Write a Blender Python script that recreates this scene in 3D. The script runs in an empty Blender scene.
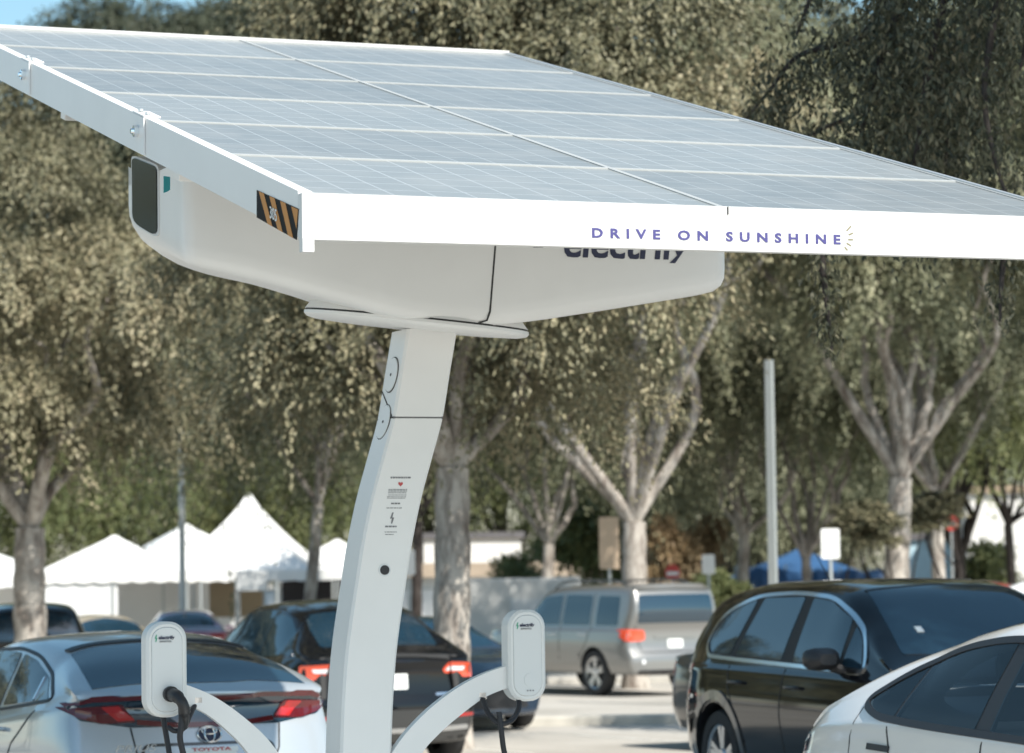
import bpy, bmesh, math, random
import numpy as np
from mathutils import Vector, Matrix
from mathutils.bvhtree import BVHTree

R = math.radians
scene = bpy.context.scene
col = scene.collection
random.seed(7)
rng = np.random.default_rng(11)

# ------------------------------------------------------------------ camera
F_PX, W_PX, H_PX, YH, ROLL, CAM_H = 3100.0, 1024, 753, 570.0, R(0.8), 1.85
pitch = math.atan((YH - H_PX / 2) / F_PX)
_r0 = Vector((1, 0, 0)); CF = Vector((0, math.cos(pitch), math.sin(pitch))); _u0 = Vector((0, -math.sin(pitch), math.cos(pitch)))
CR = _r0 * math.cos(ROLL) - _u0 * math.sin(ROLL)
CU = _u0 * math.cos(ROLL) + _r0 * math.sin(ROLL)
CAM = Vector((0, 0, CAM_H))
cd = bpy.data.cameras.new('camera'); cam = bpy.data.objects.new('camera', cd); col.objects.link(cam)
m = Matrix((CR, CU, -CF)).transposed().to_4x4(); m.translation = CAM; cam.matrix_world = m
cd.sensor_width = 36; cd.lens = F_PX / W_PX * 36; cd.clip_end = 6000; cd.clip_start = 0.5
cd.dof.use_dof = True; cd.dof.focus_distance = 13.2; cd.dof.aperture_fstop = 3.9
scene.camera = cam

def ray(px, py):
    return (CF + CR * ((px - W_PX / 2) / F_PX) - CU * ((py - H_PX / 2) / F_PX)).normalized()
def at(px, py, Y):
    """the place at distance Y (metres along +Y) seen in direction px,py"""
    d = ray(px, py); return CAM + d * (Y / d.y)
def gz(y):
    return -0.011 * (min(max(y, 22), 55) - 22)
def ground_at(px, Y):
    p = at(px, 600, Y); return Vector((p.x, Y, gz(Y)))

# ------------------------------------------------------------------ materials
def mat(name, base=(0.5, 0.5, 0.5), rough=0.5, metal=0.0, coat=0.0, spec=0.5, var=0.0, vscale=6.0, bump=0.0, ior=1.5):
    M = bpy.data.materials.new(name); M.use_nodes = True
    nt = M.node_tree; b = nt.nodes['Principled BSDF']
    b.inputs['Base Color'].default_value = (*base, 1); b.inputs['Roughness'].default_value = rough
    b.inputs['Metallic'].default_value = metal; b.inputs['Coat Weight'].default_value = coat
    b.inputs['Coat Roughness'].default_value = 0.03
    b.inputs['Specular IOR Level'].default_value = spec; b.inputs['IOR'].default_value = ior
    if var or bump:
        tc = nt.nodes.new('ShaderNodeTexCoord'); n = nt.nodes.new('ShaderNodeTexNoise')
        n.inputs['Scale'].default_value = vscale; n.inputs['Detail'].default_value = 6
        nt.links.new(tc.outputs['Object'], n.inputs['Vector'])
        if var:
            r = nt.nodes.new('ShaderNodeValToRGB')
            r.color_ramp.elements[0].position = 0.3; r.color_ramp.elements[1].position = 0.7
            r.color_ramp.elements[0].color = (*[c * (1 - var) for c in base], 1)
            r.color_ramp.elements[1].color = (*[min(1, c * (1 + var * .6)) for c in base], 1)
            nt.links.new(n.outputs['Fac'], r.inputs['Fac']); nt.links.new(r.outputs['Color'], b.inputs['Base Color'])
        if bump:
            bp = nt.nodes.new('ShaderNodeBump'); bp.inputs['Strength'].default_value = bump; bp.inputs['Distance'].default_value = .015
            nt.links.new(n.outputs['Fac'], bp.inputs['Height']); nt.links.new(bp.outputs['Normal'], b.inputs['Normal'])
    return M

MT = {}
MT['white'] = mat('white_powder_coat', (.78, .775, .76), .38, var=.03, vscale=3)
MT['white_trim'] = mat('white_trim', (.64, .64, .63), .45, var=.03, vscale=2)
MT['frame_alu'] = mat('anodised_frame', (.44, .455, .45), .45)
MT['pod'] = mat('pod_plastic', (.74, .74, .72), .45)
MT['pod_face'] = mat('pod_face', (.7, .71, .7), .4)
MT['alu'] = mat('brushed_aluminium', (.62, .64, .65), .35, metal=.6)
MT['vent_dark'] = mat('vent_dark', (.015, .015, .016), .12, spec=.35, var=.5, vscale=14)
MT['sticker_black'] = mat('sticker_black', (.02, .02, .02), .7, spec=.1)
MT['seam'] = mat('seam_rubber', (.03, .03, .03), .7)
MT['black'] = mat('black_plastic', (.02, .02, .022), .45)
MT['rubber'] = mat('cable_rubber', (.018, .018, .022), .55)
MT['navy'] = mat('navy_vinyl', (.025, .03, .07), .5)
MT['violet'] = mat('violet_vinyl', (.06, .055, .2), .5)
MT['ink'] = mat('grey_ink', (.2, .2, .21), .6)
MT['redink'] = mat('red_ink', (.5, .08, .08), .6)
MT['teal'] = mat('teal_vinyl', (.02, .25, .28), .5)
MT['green_ink'] = mat('green_vinyl', (.03, .35, .2), .5)
MT['hatch_yellow'] = mat('amber_reflective', (.5, .2, .02), .5)
MT['glass'] = mat('car_glass', (.012, .034, .055), .03, spec=.8, ior=1.7)
MT['glass_side'] = mat('side_glass', (.014, .036, .055), .02, spec=.8, ior=1.6)
MT['tyre'] = mat('tyre_rubber', (.025, .025, .026), .75, var=.2, vscale=20)
MT['rim'] = mat('alloy_rim', (.6, .61, .62), .25, metal=.85)
MT['chrome'] = mat('chrome', (.82, .84, .86), .12, metal=1.0)
MT['red_lens'] = mat('red_lens', (.42, .02, .02), .12, coat=1)
MT['orange_lens'] = mat('bright_red_lens', (.75, .09, .04), .12, coat=1)
MT['dark_red'] = mat('dark_red_lens', (.1, .008, .012), .1, coat=1)
MT['clear_lens'] = mat('clear_lens', (.75, .76, .78), .1, coat=1)
MT['plate'] = mat('plate_white', (.78, .8, .78), .5)
MT['paint_silver'] = mat('pearl_silver_paint', (.5, .54, .57), .3, metal=.45, coat=1)
MT['paint_black'] = mat('black_paint', (.006, .007, .009), .08, coat=.5, spec=.25)
MT['paint_gray'] = mat('grey_beige_paint', (.27, .268, .258), .3, metal=.5, coat=.9)
MT['paint_blue'] = mat('dark_blue_paint', (.02, .035, .06), .2, coat=1)
MT['paint_white'] = mat('white_paint', (.82, .82, .82), .22, coat=1)
MT['paint_maroon'] = mat('mauve_paint', (.34, .16, .25), .3, coat=1)
MT['paint_red'] = mat('red_paint', (.4, .04, .04), .3, coat=1)
MT['paint_tan'] = mat('tan_paint', (.4, .33, .22), .35, coat=.6)
MT['paint_dark'] = mat('dark_grey_paint', (.03, .032, .033), .3, coat=1)
MT['tent'] = mat('tent_vinyl', (.84, .84, .82), .6, var=.04, vscale=2)
MT['tent_side'] = mat('tent_sidewall', (.74, .75, .75), .7, var=.05, vscale=1)
MT['blue_tarp'] = mat('blue_tarp', (.03, .09, .2), .55, var=.25, vscale=1.5)
MT['pole_grey'] = mat('painted_pole', (.3, .32, .31), .55, var=.1, vscale=2)
MT['pole_pale'] = mat('pale_pole', (.6, .62, .6), .5, var=.1, vscale=2)
MT['cabin'] = mat('cabin_trim', (.16, .17, .175), .8)
MT['seat'] = mat('seat_cover', (.02, .02, .022), .6)
def clear_glass():
    M = bpy.data.materials.new('clear_side_glass'); M.use_nodes = True; nt = M.node_tree; L = nt.links; nt.nodes.remove(nt.nodes['Principled BSDF'])
    t = nt.nodes.new('ShaderNodeBsdfTransparent'); t.inputs['Color'].default_value = (.84, .91, .94, 1); g = nt.nodes.new('ShaderNodeBsdfGlossy'); g.inputs['Roughness'].default_value = .01
    lw = nt.nodes.new('ShaderNodeFresnel'); lw.inputs['IOR'].default_value = 1.55; mx = nt.nodes.new('ShaderNodeMixShader')
    L.new(lw.outputs[0], mx.inputs[0]); L.new(t.outputs[0], mx.inputs[1]); L.new(g.outputs[0], mx.inputs[2]); L.new(mx.outputs[0], nt.nodes['Material Output'].inputs['Surface']); return M
MT['clear_glass'] = clear_glass()
MT['steel'] = mat('galvanised_steel', (.45, .48, .48), .5, metal=.35, var=.08, vscale=3)
MT['sign_tan'] = mat('sign_tan', (.55, .42, .3), .6)
MT['sign_white'] = mat('sign_white', (.82, .82, .8), .5)
MT['sign_red'] = mat('sign_red', (.55, .06, .05), .5)
MT['wall_white'] = mat('stucco_white', (.72, .71, .68), .9, var=.06, vscale=.5)
MT['roof_tan'] = mat('roof_tan', (.36, .28, .2), .9, var=.15, vscale=2)
MT['roof_grey'] = mat('roof_grey', (.13, .125, .13), .9, var=.15, vscale=2)
MT['wood'] = mat('table_wood', (.3, .2, .12), .7, var=.2)
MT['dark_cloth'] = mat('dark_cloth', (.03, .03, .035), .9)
MT['tan_board'] = mat('tan_board', (.5, .38, .25), .8)

def bark(name, light, dark, scale):
    M = bpy.data.materials.new(name); M.use_nodes = True; nt = M.node_tree; b = nt.nodes['Principled BSDF']
    b.inputs['Roughness'].default_value = .9; b.inputs['Specular IOR Level'].default_value = .15
    tc = nt.nodes.new('ShaderNodeTexCoord'); mp = nt.nodes.new('ShaderNodeMapping'); mp.inputs['Scale'].default_value = (1, 1, .35)
    n = nt.nodes.new('ShaderNodeTexNoise'); n.inputs['Scale'].default_value = scale; n.inputs['Detail'].default_value = 8; n.inputs['Roughness'].default_value = .65
    r = nt.nodes.new('ShaderNodeValToRGB'); e = r.color_ramp.elements
    e[0].position = .36; e[0].color = (*dark, 1); e[1].position = .6; e[1].color = (*light, 1)
    x = e.new(.47); x.color = (*[(a + b_) / 2 * .9 for a, b_ in zip(light, dark)], 1)
    bp = nt.nodes.new('ShaderNodeBump'); bp.inputs['Strength'].default_value = .8; bp.inputs['Distance'].default_value = .03
    L = nt.links
    L.new(tc.outputs['Object'], mp.inputs['Vector']); L.new(mp.outputs['Vector'], n.inputs['Vector'])
    L.new(n.outputs['Fac'], r.inputs['Fac']); L.new(r.outputs['Color'], b.inputs['Base Color'])
    L.new(n.outputs['Fac'], bp.inputs['Height']); L.new(bp.outputs['Normal'], b.inputs['Normal'])
    return M
MT['bark_pale'] = bark('pale_peeling_bark', (.5, .46, .41), (.16, .13, .11), 5)
MT['bark_grey'] = bark('grey_bark', (.3, .27, .24), (.1, .085, .075), 6)
MT['bark_dark'] = bark('dark_bark', (.07, .06, .055), (.025, .02, .018), 6)

def leafmat(name, cols, trans=.25):
    M = bpy.data.materials.new(name); M.use_nodes = True; nt = M.node_tree; L = nt.links
    b = nt.nodes['Principled BSDF']; out = nt.nodes['Material Output']
    g = nt.nodes.new('ShaderNodeNewGeometry'); r = nt.nodes.new('ShaderNodeValToRGB'); r.color_ramp.interpolation = 'LINEAR'
    e = r.color_ramp.elements
    while len(e) < len(cols): e.new(.5)
    for i, c in enumerate(cols): e[i].position = i / (len(cols) - 1); e[i].color = (*c, 1)
    at_ = nt.nodes.new('ShaderNodeAttribute'); at_.attribute_name = 'tint'
    L.new(at_.outputs['Fac'], r.inputs['Fac']); L.new(r.outputs['Color'], b.inputs['Base Color'])
    b.inputs['Roughness'].default_value = .55; b.inputs['Specular IOR Level'].default_value = .3
    t = nt.nodes.new('ShaderNodeBsdfTranslucent'); L.new(r.outputs['Color'], t.inputs['Color'])
    mx = nt.nodes.new('ShaderNodeMixShader'); mx.inputs['Fac'].default_value = trans
    L.new(b.outputs['BSDF'], mx.inputs[1]); L.new(t.outputs['BSDF'], mx.inputs[2]); L.new(mx.outputs['Shader'], out.inputs['Surface'])
    return M
MT['leaf_olive'] = leafmat('olive_leaves', [(.028, .034, .019), (.105, .115, .066), (.25, .253, .155), (.43, .405, .265)], .08)
MT['leaf_brown'] = leafmat('brownish_leaves', [(.034, .036, .02), (.122, .12, .07), (.28, .255, .158), (.46, .39, .255)], .08)
MT['leaf_deep'] = leafmat('deep_shade_leaves', [(.025, .032, .02), (.05, .06, .037), (.085, .095, .06), (.13, .132, .085)], .08)  # dark leaf tones put the shade of the canopy gaps into the colour
MT['leaf_green'] = leafmat('green_leaves', [(.06, .085, .035), (.13, .155, .065), (.21, .225, .1), (.25, .25, .12)], .25)
MT['leaf_dark'] = leafmat('dark_leaves', [(.02, .028, .02), (.04, .048, .032), (.055, .06, .04), (.075, .075, .05)], .12)
MT['leaf_near'] = leafmat('near_bough_leaves', [(.03, .034, .02), (.06, .064, .038), (.1, .1, .06), (.17, .155, .1)], .12)  # leaf colour darkened to add to the shade on the boughs
MT['leaf_dry'] = leafmat('dry_leaves', [(.16, .105, .06), (.25, .175, .095), (.34, .26, .15), (.28, .2, .12)], .2)

# ------------------------------------------------------------------ helpers
def tag(o, label, cat, group=None, kind=None):
    if label: o['label'] = label
    if cat: o['category'] = cat
    if group: o['group'] = group
    if kind: o['kind'] = kind
    return o
def thing(name, label, cat, loc=(0, 0, 0), rz=0.0, group=None):
    o = bpy.data.objects.new(name, None); col.objects.link(o); o.empty_display_size = .3
    o.location = loc; o.rotation_euler = (0, 0, rz); tag(o, label, cat, group); return o
def link(name, me, mats, parent=None, smooth=None):
    if not isinstance(mats, (list, tuple)): mats = [mats]
    if not me.materials:
        for m_ in mats: me.materials.append(m_)
    if smooth is not None:
        me.polygons.foreach_set('use_smooth', [True] * len(me.polygons))
        me.set_sharp_from_angle(angle=R(smooth))
    o = bpy.data.objects.new(name, me); col.objects.link(o)
    if parent: o.parent = parent
    return o
def bm_obj(name, bm, mats, parent=None, smooth=None, recalc=True):
    if recalc: bmesh.ops.recalc_face_normals(bm, faces=bm.faces)
    me = bpy.data.meshes.new(name); bm.to_mesh(me); bm.free(); return link(name, me, mats, parent, smooth)
def box(bm, c, s, M=None, bev=0.0):
    r = bmesh.ops.create_cube(bm, size=1); v = r['verts']
    bmesh.ops.scale(bm, vec=s, verts=v)
    if bev:
        ed = list({e for x in v for e in x.link_edges})
        rb = bmesh.ops.bevel(bm, geom=ed, offset=bev, segments=2, affect='EDGES', profile=.5)
        v = list({x for f in rb['faces'] for x in f.verts} | {x for x in v if x.is_valid})
    bmesh.ops.translate(bm, vec=c, verts=v)
    if M is not None: bmesh.ops.transform(bm, matrix=M, verts=v)
    return v
def tube(bm, pts, rads, n=10, cap=True, sq=1.0):
    pts = [Vector(p) for p in pts]
    if not isinstance(rads, (list, tuple)): rads = [rads] * len(pts)
    rings = []; up = None
    for i, p in enumerate(pts):
        t = (pts[min(i + 1, len(pts) - 1)] - pts[max(i - 1, 0)]).normalized()
        if up is None:
            up = Vector((0, 0, 1)) if abs(t.z) < .9 else Vector((1, 0, 0))
        a = up - t * up.dot(t)
        if a.length < 1e-4: a = t.orthogonal()
        a.normalize(); up = a; b = t.cross(a)
        rings.append([bm.verts.new(p + (a * math.cos(2 * math.pi * k / n) * sq + b * math.sin(2 * math.pi * k / n)) * rads[i]) for k in range(n)])
    for r1, r2 in zip(rings, rings[1:]):
        for k in range(n): bm.faces.new((r1[k], r1[(k + 1) % n], r2[(k + 1) % n], r2[k]))
    if cap:
        bm.faces.new(rings[0][::-1]); bm.faces.new(rings[-1])
def spline(pts, n=8):
    """Catmull-Rom through points (any dimension)"""
    P = [Vector(p) for p in pts]; out = []
    for i in range(len(P) - 1):
        p0 = P[i - 1] if i else P[0] * 2 - P[1]; p1, p2 = P[i], P[i + 1]
        p3 = P[i + 2] if i + 2 < len(P) else P[-1] * 2 - P[-2]
        for k in range(n):
            t = k / n
            out.append(.5 * ((2 * p1) + (p2 - p0) * t + (2 * p0 - 5 * p1 + 4 * p2 - p3) * t * t + (3 * p1 - p0 - 3 * p2 + p3) * t ** 3))
    out.append(P[-1]); return out
def pchip(pts):
    xs = np.array([p[0] for p in pts], float); ys = np.array([p[1] for p in pts], float)
    h = np.diff(xs); d = np.diff(ys) / h; mm = np.zeros(len(xs)); mm[0] = d[0]; mm[-1] = d[-1]
    for i in range(1, len(xs) - 1):
        if d[i - 1] * d[i] > 0:
            w1 = 2 * h[i] + h[i - 1]; w2 = h[i] + 2 * h[i - 1]; mm[i] = (w1 + w2) / (w1 / d[i - 1] + w2 / d[i])
    def f(x):
        x = min(max(x, xs[0]), xs[-1]); i = int(min(max(np.searchsorted(xs, x) - 1, 0), len(xs) - 2)); t = (x - xs[i]) / h[i]
        return float((2 * t ** 3 - 3 * t * t + 1) * ys[i] + (t ** 3 - 2 * t * t + t) * h[i] * mm[i] + (-2 * t ** 3 + 3 * t * t) * ys[i + 1] + (t ** 3 - t * t) * h[i] * mm[i + 1])
    return f
def rounded(pts, r, n=4):
    out = []; N = len(pts); P = [Vector((p[0], p[1])) for p in pts]
    for i in range(N):
        a, b, c = P[i - 1], P[i], P[(i + 1) % N]; rr = r[i] if isinstance(r, (list, tuple)) else r
        d1 = (a - b); d2 = (c - b); q = min(rr, d1.length * .45, d2.length * .45)
        if q < 1e-4: out.append(b); continue
        p1 = b + d1.normalized() * q; p2 = b + d2.normalized() * q
        for k in range(n + 1):
            t = k / n; out.append(p1 * (1 - t) ** 2 + b * 2 * t * (1 - t) + p2 * t * t)
    return out
def text_mesh(s, bold=0.0, spacing=1.0, shear=0.0):
    cu = bpy.data.curves.new('lettering', 'FONT'); cu.body = s; cu.size = 1; cu.offset = bold; cu.space_character = spacing; cu.shear = shear
    cu.extrude = .02; cu.resolution_u = 3
    o = bpy.data.objects.new('lettering_tmp', cu); col.objects.link(o)
    dg = bpy.context.evaluated_depsgraph_get(); me = bpy.data.meshes.new_from_object(o.evaluated_get(dg))
    bpy.data.objects.remove(o); bpy.data.curves.remove(cu)
    xs = [v.co.x for v in me.vertices]; ys = [v.co.y for v in me.vertices]
    return me, min(xs), max(xs), min(ys), max(ys)
def place_text(name, s, o3, xd, yd, width, mt, parent, height=None, **kw):
    """lettering on a surface: starts at o3, runs along xd, width metres, yd is up"""
    me, x0, x1, y0, y1 = text_mesh(s, **kw); sx = width / (x1 - x0); sy = sx if height is None else height / (y1)
    for v in me.vertices:
        if v.co.y < -.02 and name == 'word_mark': v.co.y *= .35
    xd = Vector(xd).normalized(); yd = Vector(yd).normalized(); nd = xd.cross(yd)
    for v in me.vertices:
        c = v.co.copy(); v.co = Vector(o3) + xd * ((c.x - x0) * sx) + yd * (c.y * sy) + nd * (.0008 if c.z < 0 else .0022)
    return link(name, me, mt, parent)

# ------------------------------------------------------------------ world, sun
SUN_EL, SUN_AZ = R(45), R(37)      # azimuth measured from straight behind the camera, to its right
sdir = Vector((math.sin(SUN_AZ) * math.cos(SUN_EL), -math.cos(SUN_AZ) * math.cos(SUN_EL), math.sin(SUN_EL)))
w = bpy.data.worlds.new('World'); scene.world = w; w.use_nodes = True; nt = w.node_tree
sk = nt.nodes.new('ShaderNodeTexSky'); sk.sky_type = 'NISHITA'; sk.sun_disc = False; sk.sun_elevation = SUN_EL
sk.sun_rotation = math.atan2(sdir.x, sdir.y); sk.dust_density = .6; sk.ozone_density = 2.5; sk.air_density = 1.0; sk.altitude = 50
bg = nt.nodes['Background']; bg.inputs['Strength'].default_value = .11
hs = nt.nodes.new('ShaderNodeHueSaturation'); hs.inputs['Saturation'].default_value = 1.0; hs.inputs['Hue'].default_value = .476
nt.links.new(sk.outputs['Color'], hs.inputs['Color']); nt.links.new(hs.outputs['Color'], bg.inputs['Color'])
sl = bpy.data.lights.new('sun', 'SUN'); sl.energy = 5.0; sl.angle = R(.53); sl.color = (1, .95, .87)
so = bpy.data.objects.new('sun', sl); col.objects.link(so); so.rotation_euler = sdir.to_track_quat('Z', 'Y').to_euler(); so.location = (10, -20, 30)
vs = scene.view_settings; vs.view_transform = 'Standard'; vs.look = 'None'; vs.gamma = 1; vs.use_curve_mapping = False; vs.exposure = .52

# ------------------------------------------------------------------ ground
def ground():
    M = bpy.data.materials.new('worn_asphalt'); M.use_nodes = True; nt = M.node_tree; L = nt.links; b = nt.nodes['Principled BSDF']
    b.inputs['Roughness'].default_value = .9; b.inputs['Specular IOR Level'].default_value = .2
    tc = nt.nodes.new('ShaderNodeTexCoord')
    n1 = nt.nodes.new('ShaderNodeTexNoise'); n1.inputs['Scale'].default_value = .35; n1.inputs['Detail'].default_value = 8
    n2 = nt.nodes.new('ShaderNodeTexNoise'); n2.inputs['Scale'].default_value = 14; n2.inputs['Detail'].default_value = 6
    r = nt.nodes.new('ShaderNodeValToRGB'); r.color_ramp.elements[0].color = (.42, .395, .35, 1); r.color_ramp.elements[1].color = (.58, .55, .5, 1)
    r.color_ramp.elements[0].position = .3; r.color_ramp.elements[1].position = .7
    mx = nt.nodes.new('ShaderNodeMix'); mx.data_type = 'RGBA'; mx.blend_type = 'MULTIPLY'; mx.inputs['Factor'].default_value = .25
    L.new(tc.outputs['Object'], n1.inputs['Vector']); L.new(tc.outputs['Object'], n2.inputs['Vector'])
    L.new(n1.outputs['Fac'], r.inputs['Fac']); L.new(r.outputs['Color'], mx.inputs[6]); L.new(n2.outputs['Fac'], mx.inputs[7])
    L.new(mx.outputs[2], b.inputs['Base Color'])
    bp = nt.nodes.new('ShaderNodeBump'); bp.inputs['Strength'].default_value = .3; bp.inputs['Distance'].default_value = .01
    L.new(n2.outputs['Fac'], bp.inputs['Height']); L.new(bp.outputs['Normal'], b.inputs['Normal'])
    bm = bmesh.new(); ys = [-400, 0, 22, 30, 40, 50, 55, 70, 120, 300, 3000]; xs = [-2000, -200, -40, 0, 40, 200, 2000]
    g = [[bm.verts.new((x, y, gz(y))) for x in xs] for y in ys]
    for j in range(len(ys) - 1):
        for i in range(len(xs) - 1): bm.faces.new((g[j][i], g[j][i + 1], g[j + 1][i + 1], g[j + 1][i]))
    tag(bm_obj('ground', bm, M), 'sunlit pale grey parking lot paving', 'ground', kind='structure')
    # painted stall lines, parallel to the parked cars
    ml = mat('line_paint', (.7, .69, .64), .8, var=.25, vscale=8)
    bm = bmesh.new()
    for k in range(-6, 10):
        for base in (20.5, 33.5):
            x0 = k * 2.9 - (base - 20) * .2; a = R(27)
            p = Vector((x0, base, 0)); d = Vector((-math.sin(a), math.cos(a), 0)); q = Vector((d.y, -d.x, 0)) * .05
            vs_ = [p - q, p + q, p + q + d * 5.2, p - q + d * 5.2]
            bm.faces.new([bm.verts.new((v.x, v.y, gz(v.y) + .004)) for v in vs_])
    tag(bm_obj('stall_lines', bm, ml), 'white painted stall lines on the paving', 'markings', kind='structure')
    # raised planting strip with kerb where the trees stand
    bm = bmesh.new()
    box(bm, (0, 62.5, gz(60) + .0), (160, 5, .26), bev=.03)
    tag(bm_obj('planting_strip', bm, mat('kerb_concrete', (.45, .43, .39), .9, var=.15, vscale=1.5)), 'low concrete kerbed strip under the trees', 'kerb', kind='structure')
    bm = bmesh.new(); box(bm, (-2, 41.2, gz(41.2) + .02), (16, .3, .22), bev=.03)
    tag(bm_obj('kerb', bm, mat('kerb_pale', (.5, .48, .43), .9, var=.15, vscale=3)), 'pale concrete kerb behind the parked cars', 'kerb', kind='structure')
ground()

# ------------------------------------------------------------------ solar charging station
AZ, TILT = R(21.452), R(14.87)
FL = Vector((-.7203, 11.2586, 1.3801 + CAM_H)); CW, RH = 1.65, 1.1172
U = Vector((math.cos(AZ), math.sin(AZ), 0)); Hh = Vector((-math.sin(AZ), math.cos(AZ), 0)); Z = Vector((0, 0, 1))
V = Hh * math.cos(TILT) + Z * math.sin(TILT); N = U.cross(V)
ctr = FL + U * CW + V * RH * 3
ORG = Vector((ctr.x, ctr.y, 0))
def S(u, w_, z): return ORG + U * u + Hh * w_ + Z * z
def to_uw(px, py, w0):
    d = ray(px, py); t = ((ORG + Hh * w0 - CAM).dot(Hh)) / d.dot(Hh); p = CAM + d * t - ORG
    return p.dot(U), p.z
def to_wz(px, py, u0):
    d = ray(px, py); t = ((ORG + U * u0 - CAM).dot(U)) / d.dot(U); p = CAM + d * t - ORG
    return p.dot(Hh), p.z
station = thing('solar_charging_station', 'white solar car charging station with tilted panel canopy on a leaning column', 'charging station', ORG)
MS = Matrix.Translation(-ORG)
def part(name, bm, m_, parent=station, smooth=None, recalc=True):
    bmesh.ops.transform(bm, matrix=MS, verts=bm.verts); return bm_obj(name, bm, m_, parent, smooth, recalc)
def stext(name, *a, parent=station, **k):
    o = place_text(name, *a, parent, **k); o.data.transform(MS); return o
def A(c, r, h=0.0): return FL + U * c + V * r + N * h

def solar_material():
    M = bpy.data.materials.new('solar_cells'); M.use_nodes = True; nt = M.node_tree; L = nt.links; b = nt.nodes['Principled BSDF']
    uv = nt.nodes.new('ShaderNodeTexCoord'); sep = nt.nodes.new('ShaderNodeSeparateXYZ'); L.new(uv.outputs['UV'], sep.inputs[0])
    def math_(op, a, b_=None, c=None):
        n = nt.nodes.new('ShaderNodeMath'); n.operation = op
        for i, v in enumerate((a, b_, c)):
            if v is None: continue
            if isinstance(v, (int, float)): n.inputs[i].default_value = v
            else: L.new(v, n.inputs[i])
        return n.outputs[0]
    def lines(coord, count, width):
        f = math_('FRACT', math_('MULTIPLY', coord, count)); d = math_('ABSOLUTE', math_('SUBTRACT', f, .5))
        return math_('GREATER_THAN', d, .5 - width)
    g = math_('MAXIMUM', lines(sep.outputs[0], 10, .015), lines(sep.outputs[1], 6, .015))
    bus = lines(sep.outputs[1], 18, .012)
    no = nt.nodes.new('ShaderNodeTexNoise'); no.inputs['Scale'].default_value = 9; no.inputs['Detail'].default_value = 3; L.new(uv.outputs['UV'], no.inputs['Vector'])
    r = nt.nodes.new('ShaderNodeValToRGB'); r.color_ramp.elements[0].color = (.24, .25, .242, 1); r.color_ramp.elements[1].color = (.29, .3, .288, 1)
    L.new(no.outputs['Fac'], r.inputs['Fac'])
    m1 = nt.nodes.new('ShaderNodeMix'); m1.data_type = 'RGBA'; L.new(bus, m1.inputs['Factor']); L.new(r.outputs['Color'], m1.inputs[6]); m1.inputs[7].default_value = (.32, .34, .35, 1)
    m2 = nt.nodes.new('ShaderNodeMix'); m2.data_type = 'RGBA'; L.new(g, m2.inputs['Factor']); L.new(m1.outputs[2], m2.inputs[6]); m2.inputs[7].default_value = (.5, .52, .52, 1)
    oi = nt.nodes.new('ShaderNodeObjectInfo'); mr = nt.nodes.new('ShaderNodeMapRange'); mr.inputs['To Min'].default_value = .84; mr.inputs['To Max'].default_value = 1.08
    L.new(oi.outputs['Random'], mr.inputs['Value'])
    du = nt.nodes.new('ShaderNodeTexNoise'); du.inputs['Scale'].default_value = 3.5; du.inputs['Detail'].default_value = 5; du.inputs['Distortion'].default_value = .6; L.new(uv.outputs['Object'], du.inputs['Vector'])
    dr = nt.nodes.new('ShaderNodeMapRange'); dr.inputs['From Min'].default_value = .4; dr.inputs['From Max'].default_value = .75; dr.inputs['To Max'].default_value = .35; L.new(du.outputs['Fac'], dr.inputs['Value'])
    m3 = nt.nodes.new('ShaderNodeMix'); m3.data_type = 'RGBA'; m3.blend_type = 'MULTIPLY'; m3.inputs['Factor'].default_value = 1; L.new(m2.outputs[2], m3.inputs[6])
    cb = nt.nodes.new('ShaderNodeCombineColor'); [L.new(mr.outputs[0], cb.inputs[i]) for i in range(3)]; L.new(cb.outputs[0], m3.inputs[7])
    m4 = nt.nodes.new('ShaderNodeMix'); m4.data_type = 'RGBA'; L.new(dr.outputs[0], m4.inputs['Factor']); L.new(m3.outputs[2], m4.inputs[6]); m4.inputs[7].default_value = (.42, .41, .38, 1)
    L.new(m4.outputs[2], b.inputs['Base Color']); b.inputs['Roughness'].default_value = .26; b.inputs['IOR'].default_value = 1.5
    return M
MT['solar'] = solar_material()
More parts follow.
